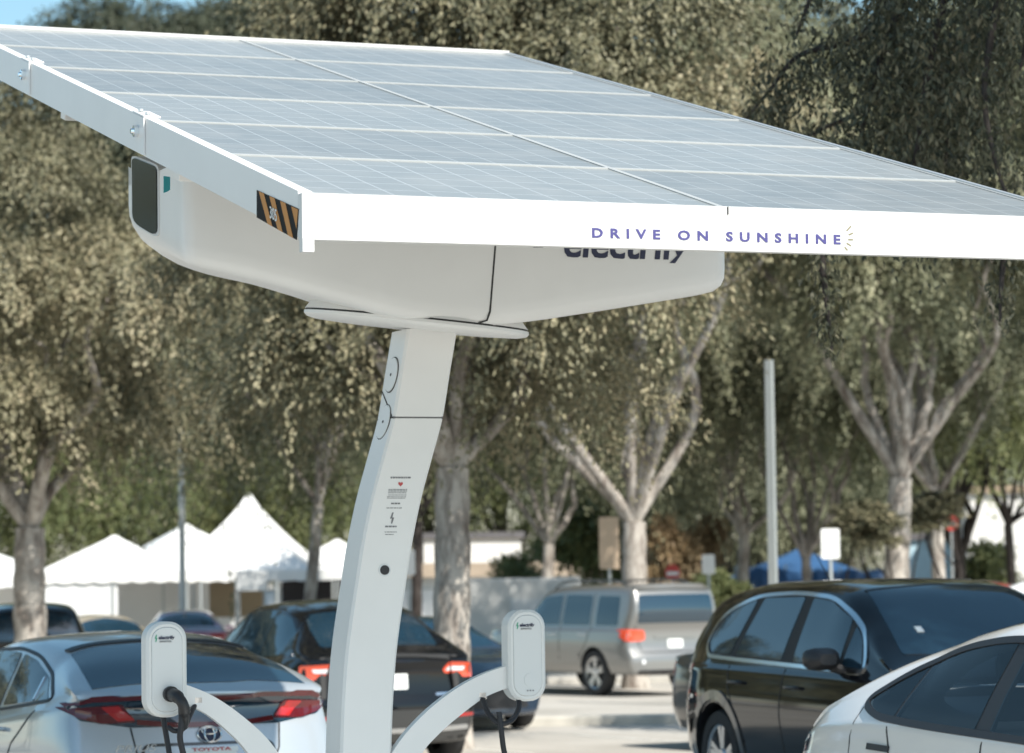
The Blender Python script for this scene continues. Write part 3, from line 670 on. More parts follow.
# ------------------------------------------------------------------ cars
class Car:
    """a car body lofted along x (rear 0 .. front L), y to its left, z up"""
    def __init__(s, name, label, L, W, top, belt, roofw, widw, paint, sill=.24, rear_g=None, front_g=None, bulge=.02, bow=.1, fbow=.22, group=None, arches=None, wr=.34, ends=(.05, .06), cabin=None, crown=1.0):
        s.root = thing(name, label, 'car', group=group); s.L, s.W = L, W; s.paint = paint
        fz, fb, fr, fw = pchip(top), pchip(belt), pchip(roofw), pchip(widw); s.fz = fz
        rg = pchip(rear_g) if rear_g else (lambda z: 0); fg = pchip(front_g) if front_g else (lambda z: 0)
        er, ef = ends
        xs = [(0, 0.0), (0, .45), (0, .8), (0, 1)]
        st = [(er * (1 - math.sin(t * math.pi / 2)) if False else er * (1 - math.cos(math.pi / 2 * (k / 4))) * 1.0, er * (1 - math.sin(math.pi / 2 * (k / 4)))) for k, t in ((0, 0), (1, .25), (2, .5), (3, .75))]
        stations = list(st)
        nmid = 70
        for i in range(nmid + 1): stations.append((er + (L - er - ef) * i / nmid, 0.0))
        for k in (3, 2, 1, 0): stations.append((L - ef * (1 - math.cos(math.pi / 2 * (k / 4))), ef * (1 - math.sin(math.pi / 2 * (k / 4)))))
        def section(x, ins):
            zt, zb, wr_, w_ = fz(x) - ins, fb(x), fr(x), fw(x) - ins; wr_ = min(wr_, w_ * .97)
            zb = min(zb, zt - .07); gl = zt - zb   # greenhouse height
            k = min(1, max(0, (gl - .1) / .3))      # 0 = bonnet/deck, 1 = cabin
            rail_z = zt - (.03 + .055 * k); wr_ = w_ * .93 * (1 - k) + wr_ * k
            sl = sill + ins
            pts = [(0, zt), (.45 * wr_, zt - (.008 + .004 * k) * crown), (.8 * wr_, zt - (.02 + .016 * k) * crown), (wr_, rail_z)]
            wb = w_ - .025
            pts += [(wr_ + (wb - wr_) * .33 + .012 * k, rail_z + (zb - rail_z) * .33), (wr_ + (wb - wr_) * .68 + .012 * k, rail_z + (zb - rail_z) * .68), (wb, zb)]
            zlow = sl + .12
            pts += [(w_ - .004, zb - .04), (w_ + bulge * .3, zb - .12), (w_ + bulge, (zb * .5 + zlow * .5) + .05), (w_ + bulge * .2, zlow + .06), (w_ - .03, zlow - .05), (w_ - .09, sl), (w_ * .5, sl - .02), (0, sl - .02)]
            return [tuple(p) for p in spline([(a, b, 0) for a, b in pts], 3)]
        bm = bmesh.new(); rows = []
        for x, ins in stations:
            sec = section(x, ins); ring = []
            for sgn in (1, -1):
                seq = sec if sgn == 1 else sec[-2:0:-1]
                for y, z, _ in seq:
                    yy = y * sgn; X = x
                    kr = max(0, 1 - x / .9); kf = max(0, 1 - (L - x) / 1.0)
                    q = (yy / (W / 2)) ** 2
                    X += kr * kr * (rg(z) + bow * q); X -= kf * kf * (fg(z) + fbow * q)
                    ring.append(bm.verts.new((X, yy, z)))
            rows.append(ring)
        n = len(rows[0]); half = len(section(L / 2, 0))
        for a, b in zip(rows, rows[1:]):
            for k in range(n): bm.faces.new((a[k], a[(k + 1) % n], b[(k + 1) % n], b[k]))
        for ring in (rows[0], rows[-1]):      # end caps: ladders between left and right
            prev = None
            for i in range(half):
                a, b = ring[i], ring[(n - i) % n]
                if i == 0 or i == half - 1: row = [a]
                else: row = [a] + [None] * 5 + [b]
                if len(row) == 7:
                    for k in range(1, 6):
                        yy = a.co.y * (1 - k / 3); q = (yy / (W / 2)) ** 2; qa = (a.co.y / (W / 2)) ** 2
                        X = a.co.x + ((bow * (q - qa)) if ring is rows[0] else -fbow * (q - qa)); row[k] = bm.verts.new((X, yy, a.co.z))
                if prev is not None:
                    if len(prev) == 1 and len(row) > 1:
                        for k in range(6): bm.faces.new((prev[0], row[k], row[k + 1]))
                    elif len(row) == 1 and len(prev) > 1:
                        for k in range(6): bm.faces.new((prev[k], prev[k + 1], row[0]))
                    elif len(row) > 1:
                        for k in range(6): bm.faces.new((prev[k], prev[k + 1], row[k + 1], row[k]))
                prev = row
        bmesh.ops.remove_doubles(bm, verts=bm.verts, dist=.0004)
        bmesh.ops.recalc_face_normals(bm, faces=bm.faces)
        s.bvh = BVHTree.FromBMesh(bm)
        me = bpy.data.meshes.new('body'); bm.to_mesh(me); bm.free()
        if arches:
            me.materials.append(paint); me.materials.append(MT['black']); me.materials.append(MT['cabin'])
            tmp = bpy.data.objects.new('body_tmp', me); col.objects.link(tmp)
            bc = bmesh.new()
            for ax in arches:
                for sgn in (1, -1):
                    rr_ = wr + .055; vs0 = []; vs1 = []
                    for k in range(28):
                        t = 2 * math.pi * k / 28; vs0.append(bc.verts.new((ax + rr_ * math.cos(t), sgn * (W / 2 - .34), wr + rr_ * math.sin(t)))); vs1.append(bc.verts.new((ax + rr_ * math.cos(t), sgn * (W / 2 + .4), wr + rr_ * math.sin(t))))
                    for k in range(28): bc.faces.new((vs0[k], vs0[(k + 1) % 28], vs1[(k + 1) % 28], vs1[k]))
                    bc.faces.new(vs0[::-1]); bc.faces.new(vs1)
            ci = []
            if cabin:
                a_ = [bc.verts.new((p[0], -3, p[1])) for p in cabin]; b_ = [bc.verts.new((p[0], 3, p[1])) for p in cabin]; n_ = len(a_)
                ci = [bc.faces.new(a_), bc.faces.new(b_[::-1])] + [bc.faces.new((a_[k], b_[k], b_[(k + 1) % n_], a_[(k + 1) % n_])) for k in range(n_)]
                cab2 = [(.5, 1.0), (1.0, .95), (3.25, .92), (3.62, 1.14), (2.87, 1.6), (.9, 1.6), (.5, 1.2)]
                a_ = [bc.verts.new((p[0], -.46, p[1])) for p in cab2]; b_ = [bc.verts.new((p[0], .46, p[1])) for p in cab2]; n_ = len(a_)
                ci += [bc.faces.new(a_), bc.faces.new(b_[::-1])] + [bc.faces.new((a_[k], b_[k], b_[(k + 1) % n_], a_[(k + 1) % n_])) for k in range(n_)]
            bmesh.ops.recalc_face_normals(bc, faces=bc.faces)
            for f in bc.faces: f.material_index = 1
            for f in ci: f.material_index = 2
            cm = bpy.data.meshes.new('cut'); bc.to_mesh(cm); bc.free(); cm.materials.append(paint); cm.materials.append(MT['black']); cm.materials.append(MT['cabin'])
            co_ = bpy.data.objects.new('cut', cm); col.objects.link(co_)
            md = tmp.modifiers.new('b', 'BOOLEAN'); md.object = co_; md.operation = 'DIFFERENCE'; md.solver = 'EXACT'; md.use_self = bool(cabin)
            dg = bpy.context.evaluated_depsgraph_get(); me2 = bpy.data.meshes.new_from_object(tmp.evaluated_get(dg))
            bpy.data.objects.remove(tmp); bpy.data.objects.remove(co_); me = me2; me.name = 'body'
        s.body = link('body', me, [paint], s.root, smooth=38)
        for ax in arches or []:
            for sgn in (1, -1): s.wheel(ax, sgn, wr)
    def cast(s, axis, a, b):
        if axis == 'L': o, d, g = Vector((a, 4, b)), Vector((0, -1, 0)), Vector((a, s.W / 2, b))
        elif axis == 'R': o, d, g = Vector((a, -4, b)), Vector((0, 1, 0)), Vector((a, -s.W / 2, b))
        elif axis == 'B': o, d, g = Vector((-4, a, b)), Vector((1, 0, 0)), Vector((0, a, b))
        elif axis == 'F': o, d, g = Vector((s.L + 4, a, b)), Vector((-1, 0, 0)), Vector((s.L, a, b))
        else: o, d, g = Vector((a, b, 5)), Vector((0, 0, -1)), Vector((a, b, 1.2))
        h = s.bvh.ray_cast(o, d)
        if h[0] is None: h = s.bvh.find_nearest(g)
        return h[0], h[1], d
    def patch(s, name, axis, pts, mt, off=.004, grid=.07, parent=None, depth=.012, r=0.0, label=None):
        if r: pts = rounded(pts, r, 4)
        bm = bmesh.new(); bm.faces.new([bm.verts.new((p[0], p[1], 0)) for p in pts])
        for ax in (0, 1):
            lo, hi = min(p[ax] for p in pts), max(p[ax] for p in pts); n = int((hi - lo) / grid)
            for k in range(1, n + 1):
                pc = [0, 0, 0]; pc[ax] = lo + (hi - lo) * k / (n + 1); no = [0, 0, 0]; no[ax] = 1
                bmesh.ops.bisect_plane(bm, geom=bm.verts[:] + bm.edges[:] + bm.faces[:], plane_co=pc, plane_no=no)
        nrm = {}
        dd = None
        for v in bm.verts:
            c, nn, dd = s.cast(axis, v.co.x, v.co.y); nrm[v] = nn; v.co = c + nn * off
        bm.normal_update(); sm = sum((f.normal.dot(dd) * f.calc_area() for f in bm.faces))
        if sm > 0: bmesh.ops.reverse_faces(bm, faces=bm.faces)
        be = [e for e in bm.edges if e.is_boundary]
        new = {}
        for e in be:
            for v in e.verts:
                if v not in new: new[v] = bm.verts.new(v.co - nrm[v] * (off + depth))
        for e in be:
            l = e.link_loops[0]; a, b = l.vert, l.link_loop_next.vert
            bm.faces.new((b, a, new[a], new[b]))
        o = bm_obj(name, bm, mt, parent or s.root, 35, recalc=False)
        if label: o['label'] = label
        return o
    def strip(s, name, axis, pts, width, mt, off=.007, closed=False, parent=None, step=.05, depth=.012):
        P = [Vector((p[0], p[1])) for p in pts]; Q = []
        segs = list(zip(P, P[1:] + ([P[0]] if closed else [])))
        if not closed: segs = segs[:len(P) - 1]
        for a, b in segs:
            n = max(1, int((b - a).length / step))
            for k in range(n): Q.append(a.lerp(b, k / n))
        if not closed: Q.append(P[-1])
        N_ = len(Q); bm = bmesh.new(); rows = []
        for i, p in enumerate(Q):
            t = (Q[(i + 1) % N_] if closed or i < N_ - 1 else p) - (Q[i - 1] if closed or i > 0 else p)
            t.normalize(); nn2 = Vector((-t.y, t.x)) * width / 2; row = []
            for sg in (1, -1):
                q = p + nn2 * sg; c, nn, dd = s.cast(axis, q.x, q.y); row.append((bm.verts.new(c + nn * off), bm.verts.new(c - nn * depth)))
            rows.append(row)
        for i in range(N_ if closed else N_ - 1):
            a, b = rows[i], rows[(i + 1) % N_]
            bm.faces.new((a[0][0], b[0][0], b[1][0], a[1][0])); bm.faces.new((a[0][1], b[0][1], b[0][0], a[0][0])); bm.faces.new((a[1][0], b[1][0], b[1][1], a[1][1]))
        if not closed:
            for r_ in (rows[0], rows[-1]): bm.faces.new((r_[0][0], r_[1][0], r_[1][1], r_[0][1]))
        return bm_obj(name, bm, mt, parent or s.root, 35)
    def wheel(s, ax, sgn, r):
        y0 = sgn * (s.W / 2 - .11)
        def lathe(bm, prof, n=36):
            rs = [[bm.verts.new((ax + rad * math.cos(2 * math.pi * k / n), y0 + sgn * yy, r + rad * math.sin(2 * math.pi * k / n))) for k in range(n)] for rad, yy in prof]
            for a, b in zip(rs, rs[1:]):
                for k in range(n): bm.faces.new((a[k], a[(k + 1) % n], b[(k + 1) % n], b[k]))
            return rs
        bm = bmesh.new(); ri = r * .68
        rs = lathe(bm, [(ri, -.1), (r * .94, -.115), (r, -.08), (r, .07), (r * .95, .105), (ri * 1.04, .11), (ri, .095), (ri, -.1)])
        ty = bm_obj('wheel', bm, MT['tyre'], s.root, 40)
        bm = bmesh.new(); rs = lathe(bm, [(ri * 1.02, .1), (ri * .92, .085), (ri * .9, -.02)]); bm.faces.new(rs[-1])
        bm_obj('rim', bm, MT['rim'], ty, 40)
        bm = bmesh.new(); ns = 5
        for k in range(ns * 2):
            t = 2 * math.pi * (k // 2) / ns + (.16 if k % 2 else -.16) + .3; d = Vector((math.cos(t), 0, math.sin(t))); q = Vector((-d.z, 0, d.x)) * .02
            c = Vector((ax, y0, r)); a, b = c + d * .02, c + d * ri * .95
            vs = [a - q + Vector((0, sgn * .08, 0)), a + q + Vector((0, sgn * .08, 0)), b + q * 1.2 + Vector((0, sgn * .09, 0)), b - q * 1.2 + Vector((0, sgn * .09, 0))]
            f = bm.faces.new([bm.verts.new(v) for v in vs]); e = bmesh.ops.extrude_face_region(bm, geom=[f])
            bmesh.ops.translate(bm, vec=(0, -sgn * .05, 0), verts=[v for v in e['geom'] if isinstance(v, bmesh.types.BMVert)])
        rs = lathe(bm, [(.07, .075), (.06, .095)], 20); bm.faces.new(rs[-1])
        bm_obj('spokes', bm, MT['rim'], ty)
        bm = bmesh.new(); rs = lathe(bm, [(ri * .9, .0), (.01, .0)]); bm_obj('brake_cover', bm, MT['black'], ty)
    def mirror(s, x, z, sgn, mt, w=.2):
        y = s.cast('L' if sgn > 0 else 'R', x, z - .06)[0].y
        bm = bmesh.new()
        sec = [(-.09, .0, .55), (-.06, .0, .95), (.0, .0, 1.05), (.06, 0, .9), (.12, 0, .5)]
        rs = []
        for dx, _, k in sec:
            ring = []
            for q in range(14):
                t = 2 * math.pi * q / 14; cy = math.copysign(abs(math.cos(t)) ** .6, math.cos(t)); sz = math.copysign(abs(math.sin(t)) ** .7, math.sin(t))
                ring.append(bm.verts.new((x + dx, y + sgn * (.14 + w / 2 * cy * k), z + .075 * sz * k)))
            rs.append(ring)
        for a, b in zip(rs, rs[1:]):
            for q in range(14): bm.faces.new((a[q], a[(q + 1) % 14], b[(q + 1) % 14], b[q]))
        bm.faces.new(rs[0]); bm.faces.new(rs[-1][::-1])
        tube(bm, [(x + .03, y - sgn * .02, z - .08), (x + .02, y + sgn * .1, z - .04)], [.04, .035], 8)
        o = bm_obj('wing_mirror', bm, mt, s.root, 40)
        bm = bmesh.new(); bm.faces.new([bm.verts.new((x - .0915, y + sgn * (.14 + a * w), z + b)) for a, b in ((-.22, -.032), (.22, -.032), (.22, .032), (-.22, .032))]); bm_obj('mirror_glass', bm, MT['chrome'], o)
    def handle(s, x, z, side, mt, l=.2):
        c, n, _ = s.cast(side, x, z); bm = bmesh.new(); t = Vector((1, 0, 0)); t = (t - n * t.dot(n)).normalized()
        tube(bm, spline([c - t * l / 2 - n * .005, c - t * l * .42 + n * .03, c + t * l * .42 + n * .03, c + t * l / 2 - n * .005], 4), .013, 8)
        bm_obj('door_handle', bm, mt, s.root, 50)
    def text(s, name, st, axis, a0, b0, width, mt, off=.006, height=None, parent=None, **kw):
        me, x0, x1, y0, y1 = text_mesh(st, **kw); k = width / (x1 - x0); ky = k if height is None else height / y1
        for v in me.vertices:
            sg = -1 if axis in 'B' else 1
            if axis == 'B': a = a0 - (v.co.x - x0) * k
            elif axis == 'L': a = a0 - (v.co.x - x0) * k
            else: a = a0 + (v.co.x - x0) * k
            c, n, _ = s.cast(axis, a, b0 + v.co.y * ky); v.co = c + n * (off + (.0015 if v.co.z > 0 else -.004))
        return link(name, me, mt, parent or s.root)
    def put(s, ref_x, ref_y, px, Y, heading, z=None, scale=1.0):
        """place so that the local point (ref_x, ref_y) stands in direction px at distance Y; heading = yaw of the nose from +Y, left positive"""
        g = ground_at(px, Y); a = R(90 + heading); ca, sa = math.cos(a), math.sin(a)
        s.root.rotation_euler = (0, 0, a); s.root.scale = (scale,) * 3
        rx, ry = ref_x * scale, ref_y * scale
        s.root.location = (g.x - (rx * ca - ry * sa), g.y - (rx * sa + ry * ca), gz(Y) if z is None else z)

def plate(c, axis, y, z, text_, w_=.31, h_=.15, proud=.012):
    p = c.patch('licence_plate', axis, [(y - w_ / 2, z - h_ / 2), (y + w_ / 2, z - h_ / 2), (y + w_ / 2, z + h_ / 2), (y - w_ / 2, z + h_ / 2)], MT['plate'], .012, r=.015)
    return p

# --- silver hatchback, seen from its rear left
def silver_hatch():
    L, W = 4.64, 1.76
    c = Car('parked_car', 'silver hatchback with wavy rear window behind the left charger', L, W,
            [(0, 1.09), (.06, 1.12), (.14, 1.15), (.3, 1.2), (.7, 1.33), (1.2, 1.435), (1.7, 1.475), (2.1, 1.465), (2.6, 1.36), (3.1, 1.17), (3.5, 1.02), (4, .93), (4.4, .82), (4.64, .7)],
            [(0, 1.06), (.5, 1.03), (1, .99), (1.6, .94), (2.4, .9), (3.2, .87), (4.64, .7)],
            [(0, .6), (.5, .6), (1.2, .62), (2, .63), (2.7, .64), (4.6, .64)],
            [(0, .78), (.25, .83), (.8, .875), (3.8, .87), (4.3, .82), (4.64, .7)], MT['paint_silver'], sill=.22,
            rear_g=[(.2, .12), (.35, .03), (.55, 0), (.75, .05), (.9, .1), (1.0, .14), (1.06, .1), (1.1, .03), (1.13, 0), (1.5, 0)], arches=[.95, 3.65], wr=.32, bow=.16)
    gl = MT['glass_side']
    for sd in ('L', 'R'):
        c.patch('side_window', sd, [(1.62, 1.0), (2.32, .955), (2.22, 1.355), (1.7, 1.345)], gl, r=.03)
        c.patch('side_window', sd, [(.62, 1.075), (1.55, 1.005), (1.63, 1.34), (1.35, 1.305), (.95, 1.2)], gl, r=.03)
        c.patch('side_window', sd, [(2.4, .955), (3.15, .93), (2.85, 1.12), (2.45, 1.3), (2.32, 1.345)], gl, r=.03)
        c.strip('window_trim', sd, rounded([(.5, 1.075), (1.5, .985), (2.4, .93), (3.25, .905), (2.85, 1.15), (2.4, 1.35), (1.75, 1.375), (1.3, 1.33), (.9, 1.21)], .16), .018, MT['black'], closed=True)
        c.strip('window_divider', sd, [(.93, 1.06), (1.02, 1.2)], .018, MT['chrome'], .009)
        c.strip('door_seam', sd, [(1.58, .96), (1.5, .6), (1.55, .4)], .012, MT['seam'], .003)
        c.strip('door_seam', sd, [(.75, 1.0), (1.15, .78), (1.35, .55)], .012, MT['seam'], .003)
        c.handle(1.42, .86, sd, MT['paint_silver']); c.handle(2.5, .84, sd, MT['paint_silver'])
    # rear screen with its double curve
    c.patch('rear_window', 'T', [(.24, y) for y in (.66, .6, .5, .4)] + [(.235, .3), (.2, .18), (.19, 0), (.2, -.18), (.235, -.3)] + [(.24, -y) for y in (.4, .5, .6, .66)] + [(.6, -.62), (.98, -.565), (1.02, -.4), (1.03, 0), (1.02, .4), (.98, .565), (.6, .62)], MT['glass'], .004)
    c.strip('roof_spoiler', 'T', [(1.06, .56), (1.1, .4), (1.11, 0), (1.1, -.4), (1.06, -.56)], .07, MT['black'], .012)
    lid = c.patch('lamp_panel', 'B', rounded([(-.8, 1.035), (-.7, 1.075), (-.35, 1.085), (-.15, 1.07), (.15, 1.07), (.35, 1.085), (.7, 1.075), (.8, 1.035), (.74, .95), (.45, .9), (-.45, .9), (-.74, .95)], .02), MT['glass'], .004)
    c.strip('tail_light', 'B', [(.8, 1.045), (.68, 1.082), (.35, 1.093), (.15, 1.077), (-.15, 1.077), (-.35, 1.093), (-.68, 1.082), (-.8, 1.045)], .022, MT['dark_red'], .012)
    for s_ in (1, -1):
        q = lambda pts: [(s_ * a, b) for a, b in pts]
        c.patch('tail_light', 'B', q([(.83, 1.03), (.5, 1.05), (.42, .93), (.62, .925), (.74, .96)]), MT['dark_red'], .012, r=.02)
        c.patch('tail_light', 'B', q([(.62, 1.04), (.52, 1.045), (.43, .94), (.53, .935)]), MT['red_lens'], .018, r=.01)
        c.strip('tail_light', 'B', q([(.42, .93), (.2, .905), (.0, .905)]), .03, MT['dark_red'], .012)
        c.strip('hatch_seam', 'B', q([(.46, .9), (.44, .75), (.36, .6)]), .01, MT['seam'], .003)
    # emblem of nested rings, script, plate in a recess
    bmv = bmesh.new()
    def ring(rx, rz, dy=0, dz=0):
        pts = []
        for k in range(25):
            t = 2 * math.pi * k / 24; h, n, _ = c.cast('B', dy + rx * math.cos(t), .845 + dz + rz * math.sin(t)); pts.append(h + n * .012)
        tube(bmv, pts, .006, 6, cap=False)
    ring(.072, .05); ring(.03, .046); ring(.045, .02, 0, .02)
    bm_obj('badge', bmv, MT['chrome'], c.root, 60)
    c.patch('badge_ground', 'B', [(.07 * math.cos(t / 20 * 6.283), .845 + .048 * math.sin(t / 20 * 6.283)) for t in range(20)], MT['navy'], .004)
    c.text('lettering', 'PRIUS', 'B', .56, .755, .24, MT['chrome'], height=.04, shear=.3)
    c.patch('plate_recess', 'B', [(-.33, .53), (.33, .53), (.38, .78), (-.38, .78)], MT['paint_silver'], .003, r=.05)
    c.strip('recess_edge', 'B', rounded([(.42, .55), (.4, .79), (-.4, .79), (-.42, .55)], .05), .018, MT['paint_dark'], .006)
    p = plate(c, 'B', 0, .67, '')
    c.strip('plate_frame', 'B', [(.165, .75), (-.165, .75)], .028, MT['plate'], .018, parent=p)
    c.text('lettering', 'TOYOTA', 'B', .12, .741, .24, MT['redink'], .021, height=.02, parent=p, bold=.02)
    c.text('plate_number', '8JXU429', 'B', .13, .64, .26, MT['navy'], .0135, height=.07, parent=p, bold=.02) if False else None
    c.patch('bumper_insert', 'B', [(-.6, .28), (.6, .28), (.55, .45), (-.55, .45)], MT['black'], .004, r=.06)
    c.mirror(2.95, 1.0, 1, MT['paint_silver']); c.mirror(2.95, 1.0, -1, MT['paint_silver'])
    c.patch('windscreen', 'T', [(2.55, .56), (3.25, .66), (3.35, 0), (3.25, -.66), (2.55, -.56), (2.45, 0)], MT['glass'], .004)
    c.put(.1, 0, 207, 19.6, 26); c.root.scale = (1, 1.08, 1)
silver_hatch()

# --- black crossover behind the column, rear left view
def black_crossover():
    L, W = 4.75, 1.92
    c = Car('parked_car', 'black crossover seen from behind between the column and the pale tree trunk', L, W,
            [(0, 1.02), (.05, 1.06), (.2, 1.12), (.45, 1.2), (.9, 1.42), (1.4, 1.56), (2.0, 1.62), (2.4, 1.61), (2.9, 1.48), (3.5, 1.18), (3.8, 1.05), (4.3, .95), (4.75, .78)],
            [(0, 1.0), (1, 1.02), (2.5, .98), (3.6, .95), (4.75, .7)], [(0, .68), (.6, .66), (1.4, .66), (2.4, .67), (3.5, .72), (4.75, .72)],
            [(0, .84), (.3, .92), (.8, .955), (4, .95), (4.75, .78)], MT['paint_black'], sill=.24,
            rear_g=[(.2, .14), (.4, .03), (.62, 0), (.7, .04), (.95, .06), (1.04, .0), (1.6, 0)], arches=[.95, 3.84], wr=.36, bow=.16)
    for sd in ('L', 'R'):
        c.patch('side_window', sd, rounded([(.62, 1.1), (1.5, 1.06), (1.55, 1.5), (1.2, 1.44), (.85, 1.28)], .05), MT['glass_side'])
        c.patch('side_window', sd, [(1.57, 1.06), (2.4, 1.03), (2.35, 1.51), (1.62, 1.52)], MT['glass_side'], r=.04)
        c.patch('side_window', sd, [(2.48, 1.03), (3.45, 1.0), (2.95, 1.3), (2.45, 1.5)], MT['glass_side'], r=.04)
        c.strip('window_trim', sd, rounded([(.52, 1.09), (1.5, 1.035), (3.5, .97), (2.95, 1.35), (2.4, 1.535), (1.6, 1.55), (1.1, 1.45)], .08), .025, MT['paint_black'], closed=True)
        c.strip('door_seam', sd, [(1.55, 1.0), (1.5, .6), (1.6, .35)], .01, MT['seam'], .003)
    c.patch('rear_window', 'T', [(.42, .6), (.38, 0), (.42, -.6), (.8, -.6), (1.15, -.54), (1.18, 0), (1.15, .54), (.8, .6)], MT['glass'], .005, r=.06)
    c.strip('tail_spoiler', 'T', [(.14, .7), (.1, .4), (.085, 0), (.1, -.4), (.14, -.7)], .06, MT['seam'], .014)
    for s_ in (1, -1):
        q = lambda pts: [(s_ * a, b) for a, b in pts]
        t = c.patch('tail_light', 'B', q([(.87, 1.0), (.6, 1.01), (.53, .93), (.56, .9), (.72, .905), (.75, .86), (.88, .86)]), MT['orange_lens'], .008, r=.025)
        c.patch('reversing_lamp', 'B', q([(.78, .965), (.6, .97), (.56, .925), (.76, .925)]), MT['clear_lens'], .014, r=.015, parent=t)
        c.strip('reflector', 'B', q([(.86, .5), (.6, .49)]), .03, MT['red_lens'], .006)
        c.strip('bumper_edge', 'B', q([(.9, .62), (.8, .56), (.78, .4)]), .02, MT['paint_dark'], .004)
    c.strip('bumper_trim', 'B', [(.8, .38), (.4, .36), (-.4, .36), (-.8, .38)], .045, MT['rim'], .008)
    c.patch('lower_bumper', 'B', [(-.86, .25), (.86, .25), (.8, .56), (-.8, .56)], MT['paint_dark'], .003, r=.06)
    c.patch('plate_recess', 'B', [(-.42, .7), (.42, .7), (.4, .9), (-.4, .9)], MT['paint_black'], .003, r=.04)
    plate(c, 'B', .0, .83, '')
    c.strip('lettering', 'B', [(-.45, .7), (-.62, .705)], .025, MT['chrome'], .006)
    c.put(.1, 0, 390, 31.0, 21, scale=1.03)
black_crossover()

# --- grey full-size estate, rear left view
def grey_suv():
    L, W = 5.2, 2.02
    c = Car('parked_car', 'grey beige full-size sport utility with roof rails and red tail light across the lane', L, W,
            [(0, 1.45), (.04, 1.66), (.08, 1.82), (.16, 1.9), (.35, 1.92), (1.2, 1.94), (2.3, 1.93), (2.9, 1.86), (3.25, 1.66), (3.7, 1.3), (3.95, 1.22), (4.9, 1.14), (5.2, .95)],
            [(0, 1.16), (2, 1.16), (4, 1.12), (5.2, .85)], [(0, .8), (.6, .82), (1.5, .82), (3, .8), (4, .84), (5.2, .84)],
            [(0, .93), (.3, .98), (1, 1.0), (4.4, 1.0), (5.2, .85)], MT['paint_gray'], sill=.38,
            rear_g=[(.3, .08), (.45, 0), (.68, 0), (.76, .07), (1.1, .1), (1.3, .04), (1.5, 0), (2, 0)], arches=[1.12, 4.2], wr=.4, bow=.05, bulge=.02)
    for sd in ('L', 'R'):
        c.patch('side_window', sd, [(.42, 1.22), (1.12, 1.22), (1.12, 1.73), (.46, 1.72)], MT['glass_side'], r=.05)
        c.patch('side_window', sd, [(1.3, 1.22), (2.2, 1.22), (2.2, 1.75), (1.32, 1.74)], MT['glass_side'], r=.05)
        c.patch('side_window', sd, [(2.3, 1.22), (3.45, 1.22), (3.2, 1.5), (2.95, 1.7), (2.32, 1.75)], MT['glass_side'], r=.05)
        c.strip('door_seam', sd, [(1.25, 1.78), (1.24, 1.2), (1.35, .95), (1.6, .62)], .014, MT['seam'], .003)
        c.strip('door_seam', sd, [(2.26, 1.78), (2.25, 1.2), (2.25, .62)], .014, MT['seam'], .003)
        c.handle(1.5, 1.06, sd, MT['chrome'], .24); c.handle(2.5, 1.06, sd, MT['chrome'], .24)
        y = .66 * (1 if sd == 'L' else -1); bm = bmesh.new()
        pts = [(x, y, c.fz(x) + .05) for x in (.6, .9, 1.4, 2, 2.6, 2.9)]; pts[0] = (.55, y, c.fz(.55) - .02); pts[-1] = (3.0, y, c.fz(3.0) - .03)
        tube(bm, spline(pts, 4), .02, 8); bm_obj('roof_rail', bm, MT['paint_dark'], c.root, 50)
        c.strip('side_moulding', sd, [(1.6, .72), (3.7, .72)], .06, MT['paint_gray'], .015)
    c.patch('rear_window', 'B', [(-.78, 1.26), (.78, 1.26), (.74, 1.74), (-.74, 1.74)], MT['glass'], .006, r=.06)
    c.strip('roof_spoiler', 'B', [(.74, 1.84), (0, 1.86), (-.74, 1.84)], .06, MT['paint_gray'], .05)
    for s_ in (1, -1):
        q = lambda pts: [(s_ * a, b) for a, b in pts]
        c.patch('tail_light', 'B', q([(.97, 1.16), (.62, 1.14), (.6, .98), (.7, .95), (.97, .95)]), MT['orange_lens'], .01, r=.04)
        c.patch('tail_light', 'L' if s_ > 0 else 'R', [(.12, .96), (.34, 1.02), (.3, 1.15), (.12, 1.16)], MT['orange_lens'], .01, r=.03)
        c.strip('bumper_lamp', 'B', q([(.72, .6), (.66, .6)]), .07, MT['clear_lens'], .006)
    c.strip('hatch_trim', 'B', [(.42, 1.02), (-.42, 1.02)], .05, MT['paint_gray'], .015)
    plate(c, 'B', 0, .9, '')
    c.strip('hatch_seam', 'B', [(.8, 1.2), (.75, .95), (.68, .76), (-.68, .76), (-.75, .95), (-.8, 1.2)], .016, MT['seam'], .003)
    c.patch('lower_bumper', 'B', [(-.8, .38), (.8, .38), (.8, .46), (-.8, .46)], MT['black'], .004, r=.03)
    c.mirror(3.4, 1.24, 1, MT['paint_dark']); c.mirror(3.4, 1.24, -1, MT['paint_dark'])
    c.put(.1, 0, 674, 53.5, 31)
grey_suv()

